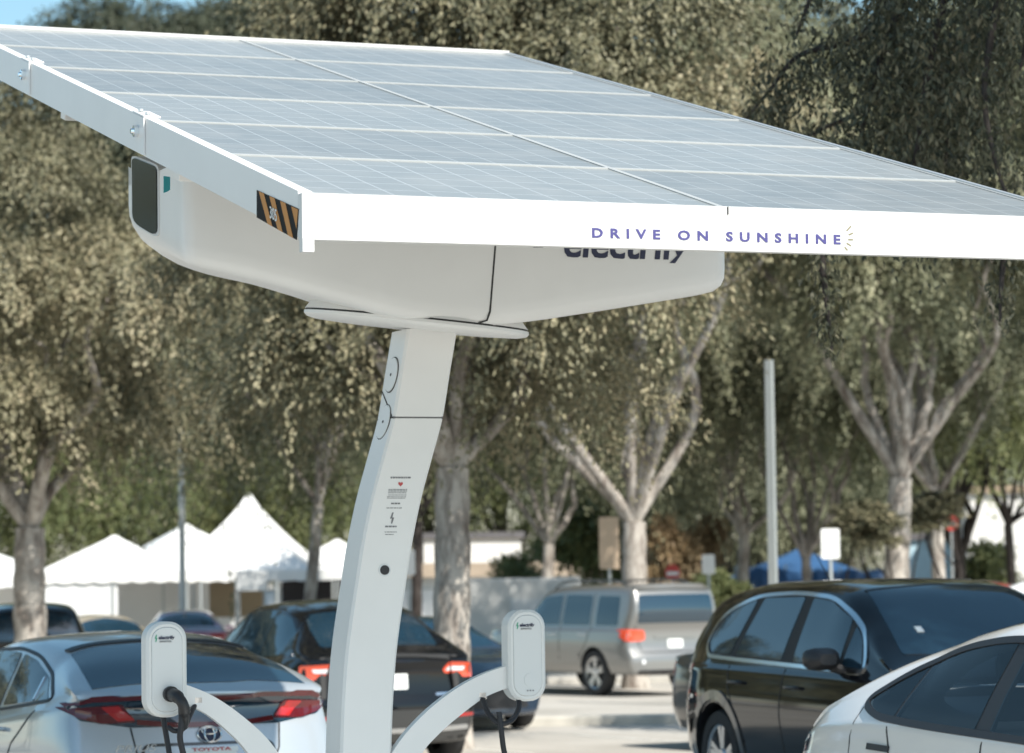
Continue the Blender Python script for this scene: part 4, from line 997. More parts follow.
# --- black sport utility on the right, nose to the right
def black_suv():
    L, W = 4.8, 1.89
    c = Car('parked_car', 'black sport utility with a bright window surround and big wing mirror', L, W,
            [(0, 1.1), (.05, 1.28), (.15, 1.44), (.35, 1.56), (.7, 1.625), (1.4, 1.675), (2.2, 1.68), (2.7, 1.63), (3.2, 1.42), (3.6, 1.2), (3.85, 1.1), (4.4, 1.02), (4.8, .86)],
            [(0, 1.06), (2, 1.05), (3.5, 1.03), (4.8, .85)], [(0, .66), (.5, .68), (1.3, .7), (2.4, .7), (3.3, .74), (4.8, .74)],
            [(0, .82), (.3, .9), (.8, .945), (4.1, .94), (4.8, .75)], MT['paint_black'], sill=.26, crown=.5,
            rear_g=[(.25, .1), (.45, 0), (.7, .02), (.95, .06), (1.1, .02), (1.7, 0)], arches=[.98, 3.75], wr=.36, bow=.14, bulge=.03)
    dlo = rounded([(.6, 1.2), (.72, 1.11), (1.2, 1.095), (3.45, 1.05), (3.2, 1.3), (2.95, 1.44), (2.6, 1.55), (2.0, 1.585), (1.3, 1.56), (.85, 1.46), (.66, 1.36)], .3, 8)
    for sd in ('R', 'L'):
        c.patch('window_backing', sd, dlo, MT['seam'], .003)
        c.patch('side_window', sd, [(.64, 1.22), (.76, 1.135), (1.12, 1.125), (1.3, 1.54), (.9, 1.45), (.7, 1.36)], MT['glass_side'], .007, r=.05)
        c.patch('side_window', sd, [(1.22, 1.125), (2.05, 1.105), (2.12, 1.555), (1.42, 1.545)], MT['glass_side'], .007, r=.03)
        c.patch('side_window', sd, [(2.25, 1.1), (3.0, 1.085), (2.96, 1.41), (2.58, 1.525), (2.27, 1.55)], MT['glass_side'], .007, r=.03)
        c.patch('side_window', sd, [(3.05, 1.085), (3.37, 1.075), (3.17, 1.28), (3.04, 1.36)], MT['glass_side'], .007, r=.02)
        c.strip('window_trim', sd, dlo, .028, MT['chrome'], .012, closed=True)
        c.strip('door_seam', sd, [(1.16, 1.05), (1.2, .9), (1.5, .5)], .01, MT['seam'], .003)
        c.strip('door_seam', sd, [(2.16, 1.05), (2.14, .7), (2.2, .36)], .01, MT['seam'], .003)
        c.handle(1.36, .93, sd, MT['paint_black'], .22); c.handle(2.36, .92, sd, MT['paint_black'], .22)
        c.strip('arch_trim', sd, [(.98 + .47 * math.cos(t), .36 + .47 * math.sin(t)) for t in [R(x) for x in range(-10, 191, 10)]], .07, MT['paint_dark'], .012)
        c.strip('arch_trim', sd, [(3.75 + .47 * math.cos(t), .36 + .47 * math.sin(t)) for t in [R(x) for x in range(-10, 191, 10)]], .07, MT['paint_dark'], .012)
        c.patch('tail_light', sd, [(.05, 1.02), (.4, 1.05), (.38, 1.0), (.06, .96)], MT['red_lens'], .006, r=.02)
    c.patch('windscreen', 'T', [(2.78, .57), (3.15, .63), (3.62, .72), (3.72, 0), (3.62, -.72), (3.15, -.63), (2.78, -.57), (2.68, 0)], MT['glass'], .004, r=.03)
    c.strip('windscreen_trim', 'T', [(2.77, .57), (2.67, 0), (2.77, -.57)], .035, MT['black'], .007)
    c.patch('sunroof', 'T', [(.9, .5), (2.35, .5), (2.35, -.5), (.9, -.5)], MT['glass'], .004, r=.08)
    c.patch('rear_window', 'B', [(-.66, 1.14), (.66, 1.14), (.58, 1.5), (-.58, 1.5)], MT['glass'], .005, r=.06)
    c.mirror(3.02, 1.14, -1, MT['black'], .25); c.mirror(3.02, 1.14, 1, MT['black'], .25)
    bm = bmesh.new(); tube(bm, [(1.0, 0, c.fz(1.0)), (.75, 0, c.fz(1.0) + .2)], [.006, .003], 6); bm_obj('antenna', bm, MT['black'], c.root)
    bm = bmesh.new(); x_, n_, _ = c.cast('T', 3.35, -.46); 
    box(bm, (0, 0, 0), (.05, .07, .006), Matrix.Translation(x_ + n_ * .008) @ n_.to_track_quat('Z', 'Y').to_matrix().to_4x4()); bm_obj('permit_sticker', bm, MT['plate'], c.root)
    for s_ in (1, -1): c.patch('headlight', 'F', [(s_ * .5, .8), (s_ * .85, .82), (s_ * .85, .72), (s_ * .5, .7)], MT['clear_lens'], .006, r=.03)
    c.patch('grille', 'F', [(-.5, .45), (.5, .45), (.6, .8), (-.6, .8)], MT['black'], .004, r=.08)
    c.put(.98, -W / 2, 716, 24.6, 180 + 19.5, scale=1.055)
black_suv()

# --- white fastback in the right corner
def white_fastback():
    L, W = 4.7, 1.85
    dlo = rounded([(.82, 1.0), (1.02, .94), (1.5, .915), (3.4, .86), (3.05, 1.1), (2.7, 1.24), (2.35, 1.31), (1.95, 1.32), (1.5, 1.27), (1.12, 1.16)], .25, 8)
    c = Car('parked_car', 'white fastback with a dark arched window line in the near right corner', L, W,
            [(0, .85), (.06, .9), (.2, .94), (.5, 1.05), (1.0, 1.26), (1.5, 1.385), (2.0, 1.44), (2.4, 1.44), (2.9, 1.36), (3.4, 1.15), (3.75, .98), (4.3, .87), (4.7, .68)],
            [(0, .82), (.4, .9), (1, .94), (2.5, .9), (3.6, .87), (4.7, .66)], [(0, .66), (.8, .63), (1.6, .64), (2.4, .65), (3.4, .7), (4.7, .7)],
            [(0, .84), (.3, .9), (.8, .925), (4, .92), (4.7, .72)], MT['paint_white'], sill=.2,
            rear_g=[(.2, .12), (.4, .02), (.65, 0), (.9, .05), (1.0, .02), (1.1, 0)], arches=[.95, 3.82], wr=.34, bow=.1, bulge=.03,
            cabin=[(2.1 + (p[0] - 2.1) * .975, 1.1 + (p[1] - 1.1) * .93) for p in dlo])
    for sd in ('R', 'L'):
        c.patch('pillar', sd, [(1.97, .92), (2.12, .915), (2.16, 1.305), (2.02, 1.305)], MT['black'], .005)
        c.strip('window_divider', sd, [(1.21, .95), (1.26, 1.2)], .035, MT['black'], .006)
        c.patch('side_window', sd, [(.86, .995), (1.02, .945), (1.2, .935), (1.25, 1.21), (1.12, 1.155)], MT['clear_glass'], .007, r=.02)
        c.patch('side_window', sd, [(1.22, .935), (1.98, .91), (2.03, 1.315), (1.75, 1.3), (1.48, 1.262), (1.27, 1.21)], MT['clear_glass'], .007, r=.02)
        c.patch('side_window', sd, [(2.11, .91), (3.3, .872), (3.0, 1.12), (2.68, 1.24), (2.35, 1.305), (2.15, 1.315)], MT['clear_glass'], .007, r=.02)
        c.strip('window_trim', sd, dlo, .03, MT['black'], .012, closed=True)
        c.strip('door_seam', sd, [(1.15, .93), (1.3, .6), (1.5, .35)], .009, MT['seam'], .003)
        c.strip('door_seam', sd, [(2.07, .9), (2.06, .6), (2.12, .3)], .009, MT['seam'], .003)
        c.strip('panel_seam', sd, [(.84, .98), (.8, .84), (.82, .7)], .006, MT['seam'], .002)
        c.strip('door_handle', sd, [(1.0, .8), (1.22, .795)], .03, MT['black'], .009)
        c.patch('tail_light', sd, [(.06, .85), (.3, .82), (.26, .74), (.06, .72)], MT['glass'], .006, r=.02)
    for s_ in (1, -1): c.patch('tail_light', 'B', [(s_ * .45, .82), (s_ * .78, .83), (s_ * .78, .72), (s_ * .5, .73)], MT['red_lens'], .006, r=.03)
    c.patch('glass_roof', 'T', [(.55, .48), (1.2, .5), (2.5, .5), (2.7, .5), (2.75, 0), (2.7, -.5), (2.5, -.5), (1.2, -.5), (.55, -.48), (.5, 0)], MT['clear_glass'], .004, r=.04)
    c.strip('roof_header', 'T', [(2.785, .54), (2.8, 0), (2.785, -.54)], .13, MT['black'], .006)
    c.patch('windscreen', 'T', [(2.82, .58), (3.5, .64), (3.66, 0), (3.5, -.64), (2.82, -.58), (2.84, 0)], MT['clear_glass'], .004, r=.03)
    def seat(x, y, zt, rake=.18):
        bm = bmesh.new(); rs = []
        for z, hw, hd, dx in ((.45, .24, .09, .16), (.7, .25, .08, .08), (.95, .23, .065, 0), (1.06, .15, .05, -.02), (1.08, .08, .04, -.02)):
            rs.append([bm.verts.new((x + dx + hd * math.cos(q), y + hw * math.copysign(abs(math.sin(q)) ** .6, math.sin(q)), z)) for q in [2 * math.pi * t / 16 for t in range(16)]])
        for a, b_ in zip(rs, rs[1:]):
            for t in range(16): bm.faces.new((a[t], a[(t + 1) % 16], b_[(t + 1) % 16], b_[t]))
        bm.faces.new(rs[0][::-1]); bm.faces.new(rs[-1]); o = bm_obj('seat', bm, MT['seat'], c.root, 50)
        bm = bmesh.new(); rs = []
        for z, k_ in ((1.1, .75), (1.13, 1), (1.2, 1), (1.25, .85), (1.27, .5)):
            rs.append([bm.verts.new((x - .04 + .05 * k_ * math.cos(q), y + .13 * k_ * math.copysign(abs(math.sin(q)) ** .6, math.sin(q)), z)) for q in [2 * math.pi * t / 16 for t in range(16)]])
        for a, b_ in zip(rs, rs[1:]):
            for t in range(16): bm.faces.new((a[t], a[(t + 1) % 16], b_[(t + 1) % 16], b_[t]))
        bm.faces.new(rs[0][::-1]); bm.faces.new(rs[-1]); bm_obj('headrest', bm, MT['seat'], o, 50)
    for y in (-.36, .36): seat(2.3, y, 1.3); seat(1.5, y, 1.2)
    c.mirror(3.0, .95, -1, MT['paint_white']); c.mirror(3.0, .95, 1, MT['paint_white'])
    c.put(.8, -W / 2, 848, 16.8, 180 + 21, scale=1.11)
white_fastback()

# --- dark blue saloon beyond the trunk, nose towards us
def saloon(label, paint, wheels=True, name='parked_car', sc=1.0):
    L, W = 4.7, 1.82
    c = Car(name, label, L, W,
            [(0, .95), (.05, 1.02), (.3, 1.06), (.7, 1.1), (1.1, 1.28), (1.6, 1.42), (2.2, 1.45), (2.6, 1.41), (3.1, 1.2), (3.45, 1.02), (4.2, .92), (4.7, .72)],
            [(0, .96), (2, .93), (3.5, .9), (4.7, .68)], [(0, .66), (.9, .58), (1.6, .57), (2.5, .58), (3.4, .68), (4.7, .68)],
            [(0, .8), (.3, .88), (.8, .91), (4, .9), (4.7, .74)], paint, sill=.22, arches=[1.0, 3.75] if wheels else None, wr=.33, bow=.15,
            rear_g=[(.2, .1), (.5, 0), (.9, .05), (1.0, 0)])
    for sd in ('L', 'R'):
        c.patch('side_window', sd, [(.95, 1.03), (2.15, .97), (2.15, 1.33), (1.6, 1.32), (1.25, 1.2)], MT['glass_side'], r=.05)
        c.patch('side_window', sd, [(2.22, .97), (3.2, .94), (2.9, 1.15), (2.55, 1.3), (2.22, 1.33)], MT['glass_side'], r=.05)
    c.patch('windscreen', 'T', [(2.62, .54), (3.3, .66), (3.42, 0), (3.3, -.66), (2.62, -.54), (2.55, 0)], MT['glass'], .004, r=.03)
    c.patch('rear_window', 'T', [(.78, .6), (1.3, .54), (1.42, 0), (1.3, -.54), (.78, -.6), (.7, 0)], MT['glass'], .004, r=.03)
    for s_ in (1, -1):
        c.patch('headlight', 'F', [(s_ * .45, .7), (s_ * .84, .76), (s_ * .84, .64), (s_ * .5, .6)], MT['clear_lens'], .006, r=.03)
        c.patch('tail_light', 'B', [(s_ * .45, .95), (s_ * .84, .97), (s_ * .84, .8), (s_ * .5, .82)], MT['red_lens'], .006, r=.03)
    c.patch('grille', 'F', [(-.55, .3), (.55, .3), (.45, .6), (-.45, .6)], MT['black'], .004, r=.05)
    plate(c, 'B', 0, .78, '')
    c.mirror(2.98, 1.0, 1, paint); c.mirror(2.98, 1.0, -1, paint)
    return c
c = saloon('dark blue saloon nosed towards us beyond the pale trunk', MT['paint_blue']); c.put(4.5, 0, 484, 39.5, 180 + 24)
c = saloon('dark grey saloon half hidden behind the black sport utility', MT['paint_dark']); c.put(.1, -.85, 666, 34.5, 180 + 27)
c = saloon('mauve saloon showing its dark rear window below the tents', MT['paint_maroon']); c.put(.3, 0, 188, 66, 8)
c = saloon('tan saloon with one red tail light just above the silver roof', MT['paint_tan']); c.put(.3, .6, 92, 60, 24)
def far_suv(label, paint):
    L, W = 4.7, 1.9
    c = Car('parked_car', label, L, W,
            [(0, 1.15), (.06, 1.35), (.2, 1.6), (.5, 1.7), (1.5, 1.75), (2.4, 1.73), (2.9, 1.55), (3.4, 1.2), (3.8, 1.08), (4.4, 1.0), (4.7, .85)],
            [(0, 1.06), (3.5, 1.02), (4.7, .8)], [(0, .66), (1, .68), (2.5, .67), (3.4, .74), (4.7, .74)], [(0, .84), (.4, .93), (4.1, .93), (4.7, .76)], paint, sill=.3, arches=[.95, 3.7], wr=.36)
    c.patch('rear_window', 'B', [(-.7, 1.12), (.7, 1.12), (.62, 1.58), (-.62, 1.58)], MT['glass'], .006, r=.06)
    for sd in ('L', 'R'):
        c.patch('side_window', sd, [(.5, 1.14), (2.0, 1.12), (2.0, 1.55), (.6, 1.54)], MT['glass_side'], r=.05); c.patch('side_window', sd, [(2.08, 1.12), (3.1, 1.1), (2.7, 1.48), (2.08, 1.55)], MT['glass_side'], r=.05)
    for s_ in (1, -1): c.patch('tail_light', 'B', [(s_ * .72, 1.1), (s_ * .88, 1.1), (s_ * .88, .8), (s_ * .72, .85)], MT['red_lens'], .006, r=.03)
    plate(c, 'B', 0, .85, ''); return c
c = far_suv('black sport utility behind the leftmost tree trunk', MT['paint_black']); c.put(.2, 0, 36, 52, 14)

c = far_suv('red sport utility showing just its roof above the black car', MT['paint_red']); c.put(2.3, 0, 912, 66, 75, scale=1.06)
c = far_suv('white sport utility at the right edge beyond the black car', MT['paint_white']); c.put(2.3, 0, 1046, 47, 70, scale=1.1)

# ------------------------------------------------------------------ trees
def leaf_mesh(name, R_, Hc, n_lobes, sprays, leaves, leaf_len, leaf_w, mat_, droop=1.0, seed=0, lobe_r=(.26, .42), top_bias=.0, spray_len=(.7, 1.6)):
    """leaf-sized faces on drooping twigs, gathered in uneven clumps; returns mesh and clump centres"""
    g = np.random.default_rng(seed)
    cen = []
    while len(cen) < n_lobes:
        p = g.uniform(-1, 1, 3)
        if .25 < np.linalg.norm(p) < .95: cen.append(p * np.array([R_, R_, Hc]) * .8)
    cen = np.array(cen); lr = g.uniform(lobe_r[0], lobe_r[1], n_lobes) * R_
    A_, B_, C_, D_, T_ = [], [], [], [], []
    for c, r in zip(cen, lr):
        lt = g.uniform(); ns = int(sprays * (r / (.34 * R_)) ** 2 * g.uniform(.7, 1.2))
        d = g.normal(size=(ns, 3)); d /= np.linalg.norm(d, axis=1)[:, None]; d[:, 2] = np.abs(d[:, 2]) * .9 - .25
        o = c + d * (r * g.uniform(.35, 1.0, ns))[:, None] * np.array([1, 1, .75])
        dirs = d * .8 + g.normal(size=(ns, 3)) * .35; dirs /= np.linalg.norm(dirs, axis=1)[:, None]
        L_ = g.uniform(*spray_len, ns)
        st = g.uniform(0, 1, ns)
        t = g.uniform(0, 1, (ns, leaves)) ** .8
        P = o[:, None, :] + dirs[:, None, :] * (t * L_[:, None])[:, :, None] * .7
        P[:, :, 2] -= droop * (t ** 1.7) * L_[:, None] * .75
        P += g.normal(size=P.shape) * .07
        tang = dirs[:, None, :] * .7 + np.stack([np.zeros_like(t), np.zeros_like(t), -droop * 1.3 * t], -1) + g.normal(size=P.shape) * .45
        tang /= np.linalg.norm(tang, axis=2)[:, :, None]
        nn = (d * 1.1 + np.array([0, 0, .55]))[:, None, :] + g.normal(size=P.shape) * .5
        side = np.cross(tang, nn); side /= np.linalg.norm(side, axis=2)[:, :, None] + 1e-9
        ll = leaf_len * g.uniform(.6, 1.25, t.shape)[:, :, None]; ww = leaf_w * g.uniform(.7, 1.2, t.shape)[:, :, None]
        A_.append((P).reshape(-1, 3)); B_.append((P + tang * ll * .45 + side * ww).reshape(-1, 3)); C_.append((P + tang * ll).reshape(-1, 3)); D_.append((P + tang * ll * .45 - side * ww).reshape(-1, 3))
        T_.append(np.clip(.35 * lt + .3 * st[:, None] + .35 * g.uniform(0, 1, t.shape), 0, 1).reshape(-1))
    a, b, c, d, t = map(np.concatenate, (A_, B_, C_, D_, T_)); n = len(a)
    co = np.stack([a, b, c, d], 1).reshape(-1, 3).astype(np.float32)
    me = bpy.data.meshes.new(name); me.vertices.add(n * 4); me.vertices.foreach_set('co', co.ravel())
    me.loops.add(n * 4); me.loops.foreach_set('vertex_index', np.arange(n * 4, dtype=np.int32))
    me.polygons.add(n); me.polygons.foreach_set('loop_start', np.arange(0, n * 4, 4, dtype=np.int32))
    me.update(calc_edges=True)
    at_ = me.attributes.new('tint', 'FLOAT', 'FACE'); at_.data.foreach_set('value', t.astype(np.float32))
    me.materials.append(mat_); me.validate()
    return me, cen
CROWNS = [leaf_mesh('crown', 5.0, 4.2, 26, 350, 54, .09, .0215, MT['leaf_olive'], seed=s, lobe_r=(.17, .33)) for s in (1, 2, 3)]
LIGHT = [leaf_mesh('crown', 4.4, 3.6, 30, 200, 50, .105, .025, MT['leaf_olive'], seed=s, droop=1.3, lobe_r=(.18, .32), spray_len=(.9, 2.1)) for s in (4, 5)]
SHRUB = [leaf_mesh('foliage', 1.0, 1.0, 10, 26, 18, .2, .04, MT['leaf_green'], seed=6, droop=.5, spray_len=(.3, .6))]

def limb(bm, p, q, r0, r1, bend=.12, n=8, seed=0):
    rd = random.Random(seed); p, q = Vector(p), Vector(q); L_ = (q - p).length
    mids = [p.lerp(q, k / 4) + Vector((rd.uniform(-1, 1), rd.uniform(-1, 1), rd.uniform(-.4, 1))) * L_ * bend * math.sin(math.pi * k / 4) for k in range(5)]
    pts = spline(mids, 4); tube(bm, pts, [r0 + (r1 - r0) * i / (len(pts) - 1) for i in range(len(pts))], n)

def tree(label, px, Y, crown, crown_h, scale=1.0, rot=0.0, fork_px=None, trunk_r=.2, limbs_px=(), bark_='bark_grey', leaf='leaf_olive', group='drooping trees across the parking lot', squash=1.0, cx=0.0, base_px=None, name='shade_tree', extra=6):
    """trunk base under px at distance Y; fork and limb ends given by pixels where the photo shows them"""
    b = ground_at(px if base_px is None else base_px, Y); t = thing(name, label, 'tree', b, group=group)
    me, cen = CROWNS[crown] if crown < 3 else LIGHT[crown - 3]
    fk = at(fork_px[0], fork_px[1], Y) - b if fork_px else Vector((random.uniform(-.2, .2), 0, 2.6))
    bm = bmesh.new(); rd = random.Random(int(px * 7 + Y))
    lean = [Vector((0, 0, -.1)), Vector((rd.uniform(-.04, .04), 0, fk.z * .3)) + Vector((fk.x, 0, 0)) * .2, Vector((fk.x * .6, fk.y * .6, fk.z * .66)), fk]
    pts = spline(lean, 6)
    rad = [trunk_r * (1.22 if i == 0 else 1.08 - .18 * i / len(pts)) * (1 + .05 * math.sin(i * 2.1)) for i in range(len(pts))]
    tube(bm, pts, rad, 14)
    cc = Vector((cx, 0, crown_h)); k = 0
    for lp in limbs_px:
        prev = fk; r = trunk_r * lp.get('r', .6)
        for (x, y) in lp['p']:
            q = at(x, y, Y + lp.get('dy', 0)) - b; limb(bm, prev, q, r, r * .75, .06, 8, k); prev = q; r *= .75; k += 1
        limb(bm, prev, prev + Vector((rd.uniform(-.8, .8), rd.uniform(-.5, .5), 2.2)), r, r * .25, .1, 6, k)
    rm = Matrix.Rotation(rot, 3, 'Z')
    order = sorted(range(len(cen)), key=lambda i: cen[i][2])
    for i in order[2::max(1, len(cen) // max(1, extra))][:extra]:
        q = rm @ (Vector(cen[i]) * scale); q.z *= squash
        limb(bm, fk, cc + q, trunk_r * .5, trunk_r * .08, .1, 7, k + i)
    o = bm_obj('trunk', bm, MT[bark_], t, 60)
    c = bpy.data.objects.new('crown', me); col.objects.link(c); c.parent = t; c.location = cc; c.rotation_euler = (0, 0, rot); c.scale = (scale, scale, scale * squash)
    if leaf != 'leaf_olive':
        c.material_slots[0].link = 'OBJECT'; c.material_slots[0].material = MT[leaf]
    return t

# nearer row, trunks where the photograph shows them
tree('tree with pale grey forked trunk at the left edge beside the small tent', 28, 50, 0, 7.6, 1.05, .3, (30, 528), .27, [{'p': [(12, 470), (0, 430)]}, {'p': [(38, 486), (56, 430)]}], 'bark_pale', leaf='leaf_brown', cx=-.6, squash=.95)
tree('tree with thin curved pale trunk in front of the right-hand tent', 306, 66, 3, 8.2, 1.15, 1.2, (318, 505), .13, [{'p': [(324, 470)]}], 'bark_pale')
tree('tree with thick straight pale trunk right of the white column', 451, 35, 1, 6.6, .88, 2.1, (452, 468), .21, [{'p': [(440, 420)]}, {'p': [(468, 415)]}], 'bark_pale', leaf='leaf_brown', cx=.0, base_px=452)
tree('tree with slender pale trunk left of the tan board sign', 545, 76, 4, 8.5, 1.15, .4, (549, 545), .15, [{'p': [(575, 505)]}, {'p': [(535, 500)]}], 'bark_pale')
tree('tree with white trunk spreading in a wide V above the grey car', 634, 57.5, 2, 10.0, 1.1, .9, (634, 522), .24, [{'p': [(600, 485), (545, 430)], 'r': .55}, {'p': [(648, 470), (628, 400)], 'r': .62}, {'p': [(625, 455)], 'r': .4}], 'bark_pale', cx=-.3)
tree('tree with whitewashed trunk left of the plain steel post', 741, 82, 3, 9.2, 1.25, 2.0, (744, 535), .16, [{'p': [(722, 505)]}, {'p': [(750, 512)]}], 'bark_pale')
tree('tree with two thin crossing stems right of the plain steel post', 808, 78, 4, 9.0, 1.2, 3.3, (806, 560), .13, [{'p': [(796, 520), (790, 470)], 'r': .8}, {'p': [(832, 515), (850, 470)], 'r': .8}], 'bark_grey')
tree('tree with stout pale forked trunk above the black car roof', 893, 60, 0, 10.7, 1.15, 4.1, (900, 478), .25, [{'p': [(884, 440), (868, 395), (862, 330)], 'r': .6}, {'p': [(922, 430), (930, 380)], 'r': .6}, {'p': [(905, 420), (915, 340), (895, 285)], 'r': .45}, {'p': [(950, 395), (985, 350)], 'r': .4}], 'bark_pale', cx=.6)
tree('tree with dappled narrow trunk just right of the stout forked one', 938, 76, 1, 10.2, 1.1, 5.0, (937, 495), .17, [{'p': [(930, 450)]}], 'bark_pale')
tree('tree with dark V shaped stem near the red and white banner', 959, 84, 4, 9.5, 1.2, .8, (960, 562), .17, [{'p': [(946, 520)], 'r': .8}, {'p': [(972, 515)], 'r': .8}], 'bark_dark', leaf='leaf_green')
tree('tree with dark wavy stem before the white wall at the right edge', 1014, 84, 3, 9.0, 1.2, 2.6, (1008, 525), .13, [{'p': [(1003, 495)]}, {'p': [(1024, 505)]}], 'bark_dark', leaf='leaf_green')
tree('tree with dark trunk just behind the white column', 416, 97, 2, 10.5, 1.35, 1.9, (418, 520), .17, [{'p': [(405, 480)]}, {'p': [(428, 485)]}], 'bark_dark')
# fillers behind, which close the canopy
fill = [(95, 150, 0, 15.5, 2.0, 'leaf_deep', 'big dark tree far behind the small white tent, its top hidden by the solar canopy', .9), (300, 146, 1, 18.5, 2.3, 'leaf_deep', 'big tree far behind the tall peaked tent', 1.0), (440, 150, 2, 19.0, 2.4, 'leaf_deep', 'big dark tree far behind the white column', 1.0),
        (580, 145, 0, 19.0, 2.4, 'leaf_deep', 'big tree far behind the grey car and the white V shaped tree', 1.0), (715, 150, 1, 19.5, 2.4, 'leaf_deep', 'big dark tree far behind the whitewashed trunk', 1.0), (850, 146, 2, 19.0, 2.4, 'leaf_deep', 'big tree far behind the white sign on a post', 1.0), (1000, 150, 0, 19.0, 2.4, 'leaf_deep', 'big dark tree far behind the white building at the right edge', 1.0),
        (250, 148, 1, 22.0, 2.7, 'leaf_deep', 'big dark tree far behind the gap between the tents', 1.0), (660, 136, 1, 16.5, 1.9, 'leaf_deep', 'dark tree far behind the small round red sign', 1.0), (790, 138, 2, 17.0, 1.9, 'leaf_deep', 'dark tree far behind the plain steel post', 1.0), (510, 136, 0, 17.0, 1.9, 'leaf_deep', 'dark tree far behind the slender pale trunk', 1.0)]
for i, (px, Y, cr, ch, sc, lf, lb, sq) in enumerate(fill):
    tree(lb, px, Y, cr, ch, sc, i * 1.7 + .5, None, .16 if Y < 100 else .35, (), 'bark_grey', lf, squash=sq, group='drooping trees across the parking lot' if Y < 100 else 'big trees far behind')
far = [(-20, 123, 'leaf_green', 'yellowish green tree beyond the tents at the far left'), (100, 125, 'leaf_green', 'yellow green tree between the small tent and the lamp post'), (170, 136, 'leaf_dark', 'dark tree behind the twin tent peaks'), (260, 140, 'leaf_dark', 'dark tree behind the tall tent peak'), (350, 128, 'leaf_green', 'green tree beyond the tents, left of the column'), (420, 138, 'leaf_olive', 'distant olive tree above the low white building'), (610, 130, 'leaf_green', 'distant green tree behind the tan board sign'), (690, 124, 'leaf_olive', 'distant olive tree over the grey roofs'), (765, 130, 'leaf_green', 'distant green tree behind the plain steel post'), (840, 126, 'leaf_olive', 'distant olive tree above the blue tents'), (920, 134, 'leaf_green', 'distant green tree above the blue tents, right end')]
for i, (px, Y, lf, lb) in enumerate(far):
    tree(lb, px, Y, 3 + i % 2, 8.0 + (i % 3) * .8, 1.5, i * 2.3, None, .22, (), 'bark_dark', lf, group='distant trees behind the tents and buildings', squash=1.15, extra=4)
for i, (x, y, lb) in enumerate([(-15, 47, 'tree outside the left edge, next in the row after the forked one'), (-24, 50, 'second tree outside the left edge in the row of the forked one'), (-34, 53, 'third tree outside the left edge in the row of the forked one'), (-20, 36, 'tree outside the left edge standing nearer than its row')]):
    t_ = tree(lb, 0, 50, i % 3, 5.6, .95, i * 1.1, None, .2, (), 'bark_grey', 'leaf_olive', group=None); t_.location = (x, y, 0)
tree('tree beyond the right edge that throws a shadow band over the lane', 1352, 35, 1, 8.0, .85, 2.9, None, .2, (), 'bark_grey', group=None)
# the near tree whose dark boughs hang into the upper right corner
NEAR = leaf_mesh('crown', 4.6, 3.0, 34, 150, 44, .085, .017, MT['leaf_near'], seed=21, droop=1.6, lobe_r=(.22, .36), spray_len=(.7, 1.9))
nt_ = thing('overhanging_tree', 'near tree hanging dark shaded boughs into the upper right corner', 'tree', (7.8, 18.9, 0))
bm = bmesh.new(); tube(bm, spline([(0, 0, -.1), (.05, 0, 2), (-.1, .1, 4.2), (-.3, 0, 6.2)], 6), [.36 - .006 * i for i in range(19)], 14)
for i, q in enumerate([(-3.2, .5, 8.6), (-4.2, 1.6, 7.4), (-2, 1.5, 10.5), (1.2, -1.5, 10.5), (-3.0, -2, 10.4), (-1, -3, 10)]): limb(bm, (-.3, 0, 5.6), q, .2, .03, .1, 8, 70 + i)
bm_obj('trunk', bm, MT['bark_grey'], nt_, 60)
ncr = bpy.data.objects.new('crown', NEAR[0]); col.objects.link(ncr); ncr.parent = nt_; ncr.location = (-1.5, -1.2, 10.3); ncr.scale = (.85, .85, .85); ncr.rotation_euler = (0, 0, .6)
# its hanging boughs, traced where they fall
def bough(paths, seed, name='hanging_bough', n_per_m=110):
    g = np.random.default_rng(seed); vs, tint = [], []; bmw = bmesh.new()
    for path, Y, spread, tw in paths:
        P = spline([at(x, y, Y) for x, y in path], 6)
        tube(bmw, [p - nt_.location for p in P], [.03 - .024 * i / len(P) for i in range(len(P))], 6)
        for p, q in zip(P, P[1:]):
            n = max(1, int((q - p).length * n_per_m * tw))
            for _ in range(n):
                o = p.lerp(q, g.uniform()) + Vector((g.normal() * spread, g.normal() * spread, g.normal() * spread * .7))
                L_ = g.uniform(.15, .5) * (1 if spread > .1 else .3)
                for k in range(10 if spread > .1 else 3):
                    s_ = k / 10; pp = o + Vector((g.normal() * .03, g.normal() * .03, -L_ * s_)); t = Vector((g.normal() * .6, g.normal() * .6, -1 + g.normal() * .35)).normalized()
                    sd = t.cross(Vector((g.normal(), g.normal(), g.normal()))).normalized(); ll = g.uniform(.045, .085); ww = g.uniform(.009, .015)
                    vs += [pp, pp + t * ll * .45 + sd * ww, pp + t * ll, pp + t * ll * .45 - sd * ww]; tint.append(g.uniform())
    me = bpy.data.meshes.new(name); n = len(tint); co = np.array([list(v - nt_.location) for v in vs], np.float32)
    me.vertices.add(n * 4); me.vertices.foreach_set('co', co.ravel()); me.loops.add(n * 4); me.loops.foreach_set('vertex_index', np.arange(n * 4, dtype=np.int32))
    me.polygons.add(n); me.polygons.foreach_set('loop_start', np.arange(0, n * 4, 4, dtype=np.int32)); me.update(calc_edges=True)
    me.attributes.new('tint', 'FLOAT', 'FACE').data.foreach_set('value', np.array(tint, np.float32))
    link(name, me, [MT['leaf_near']], nt_); bm_obj('bough_wood', bmw, MT['bark_dark'], nt_, 60)
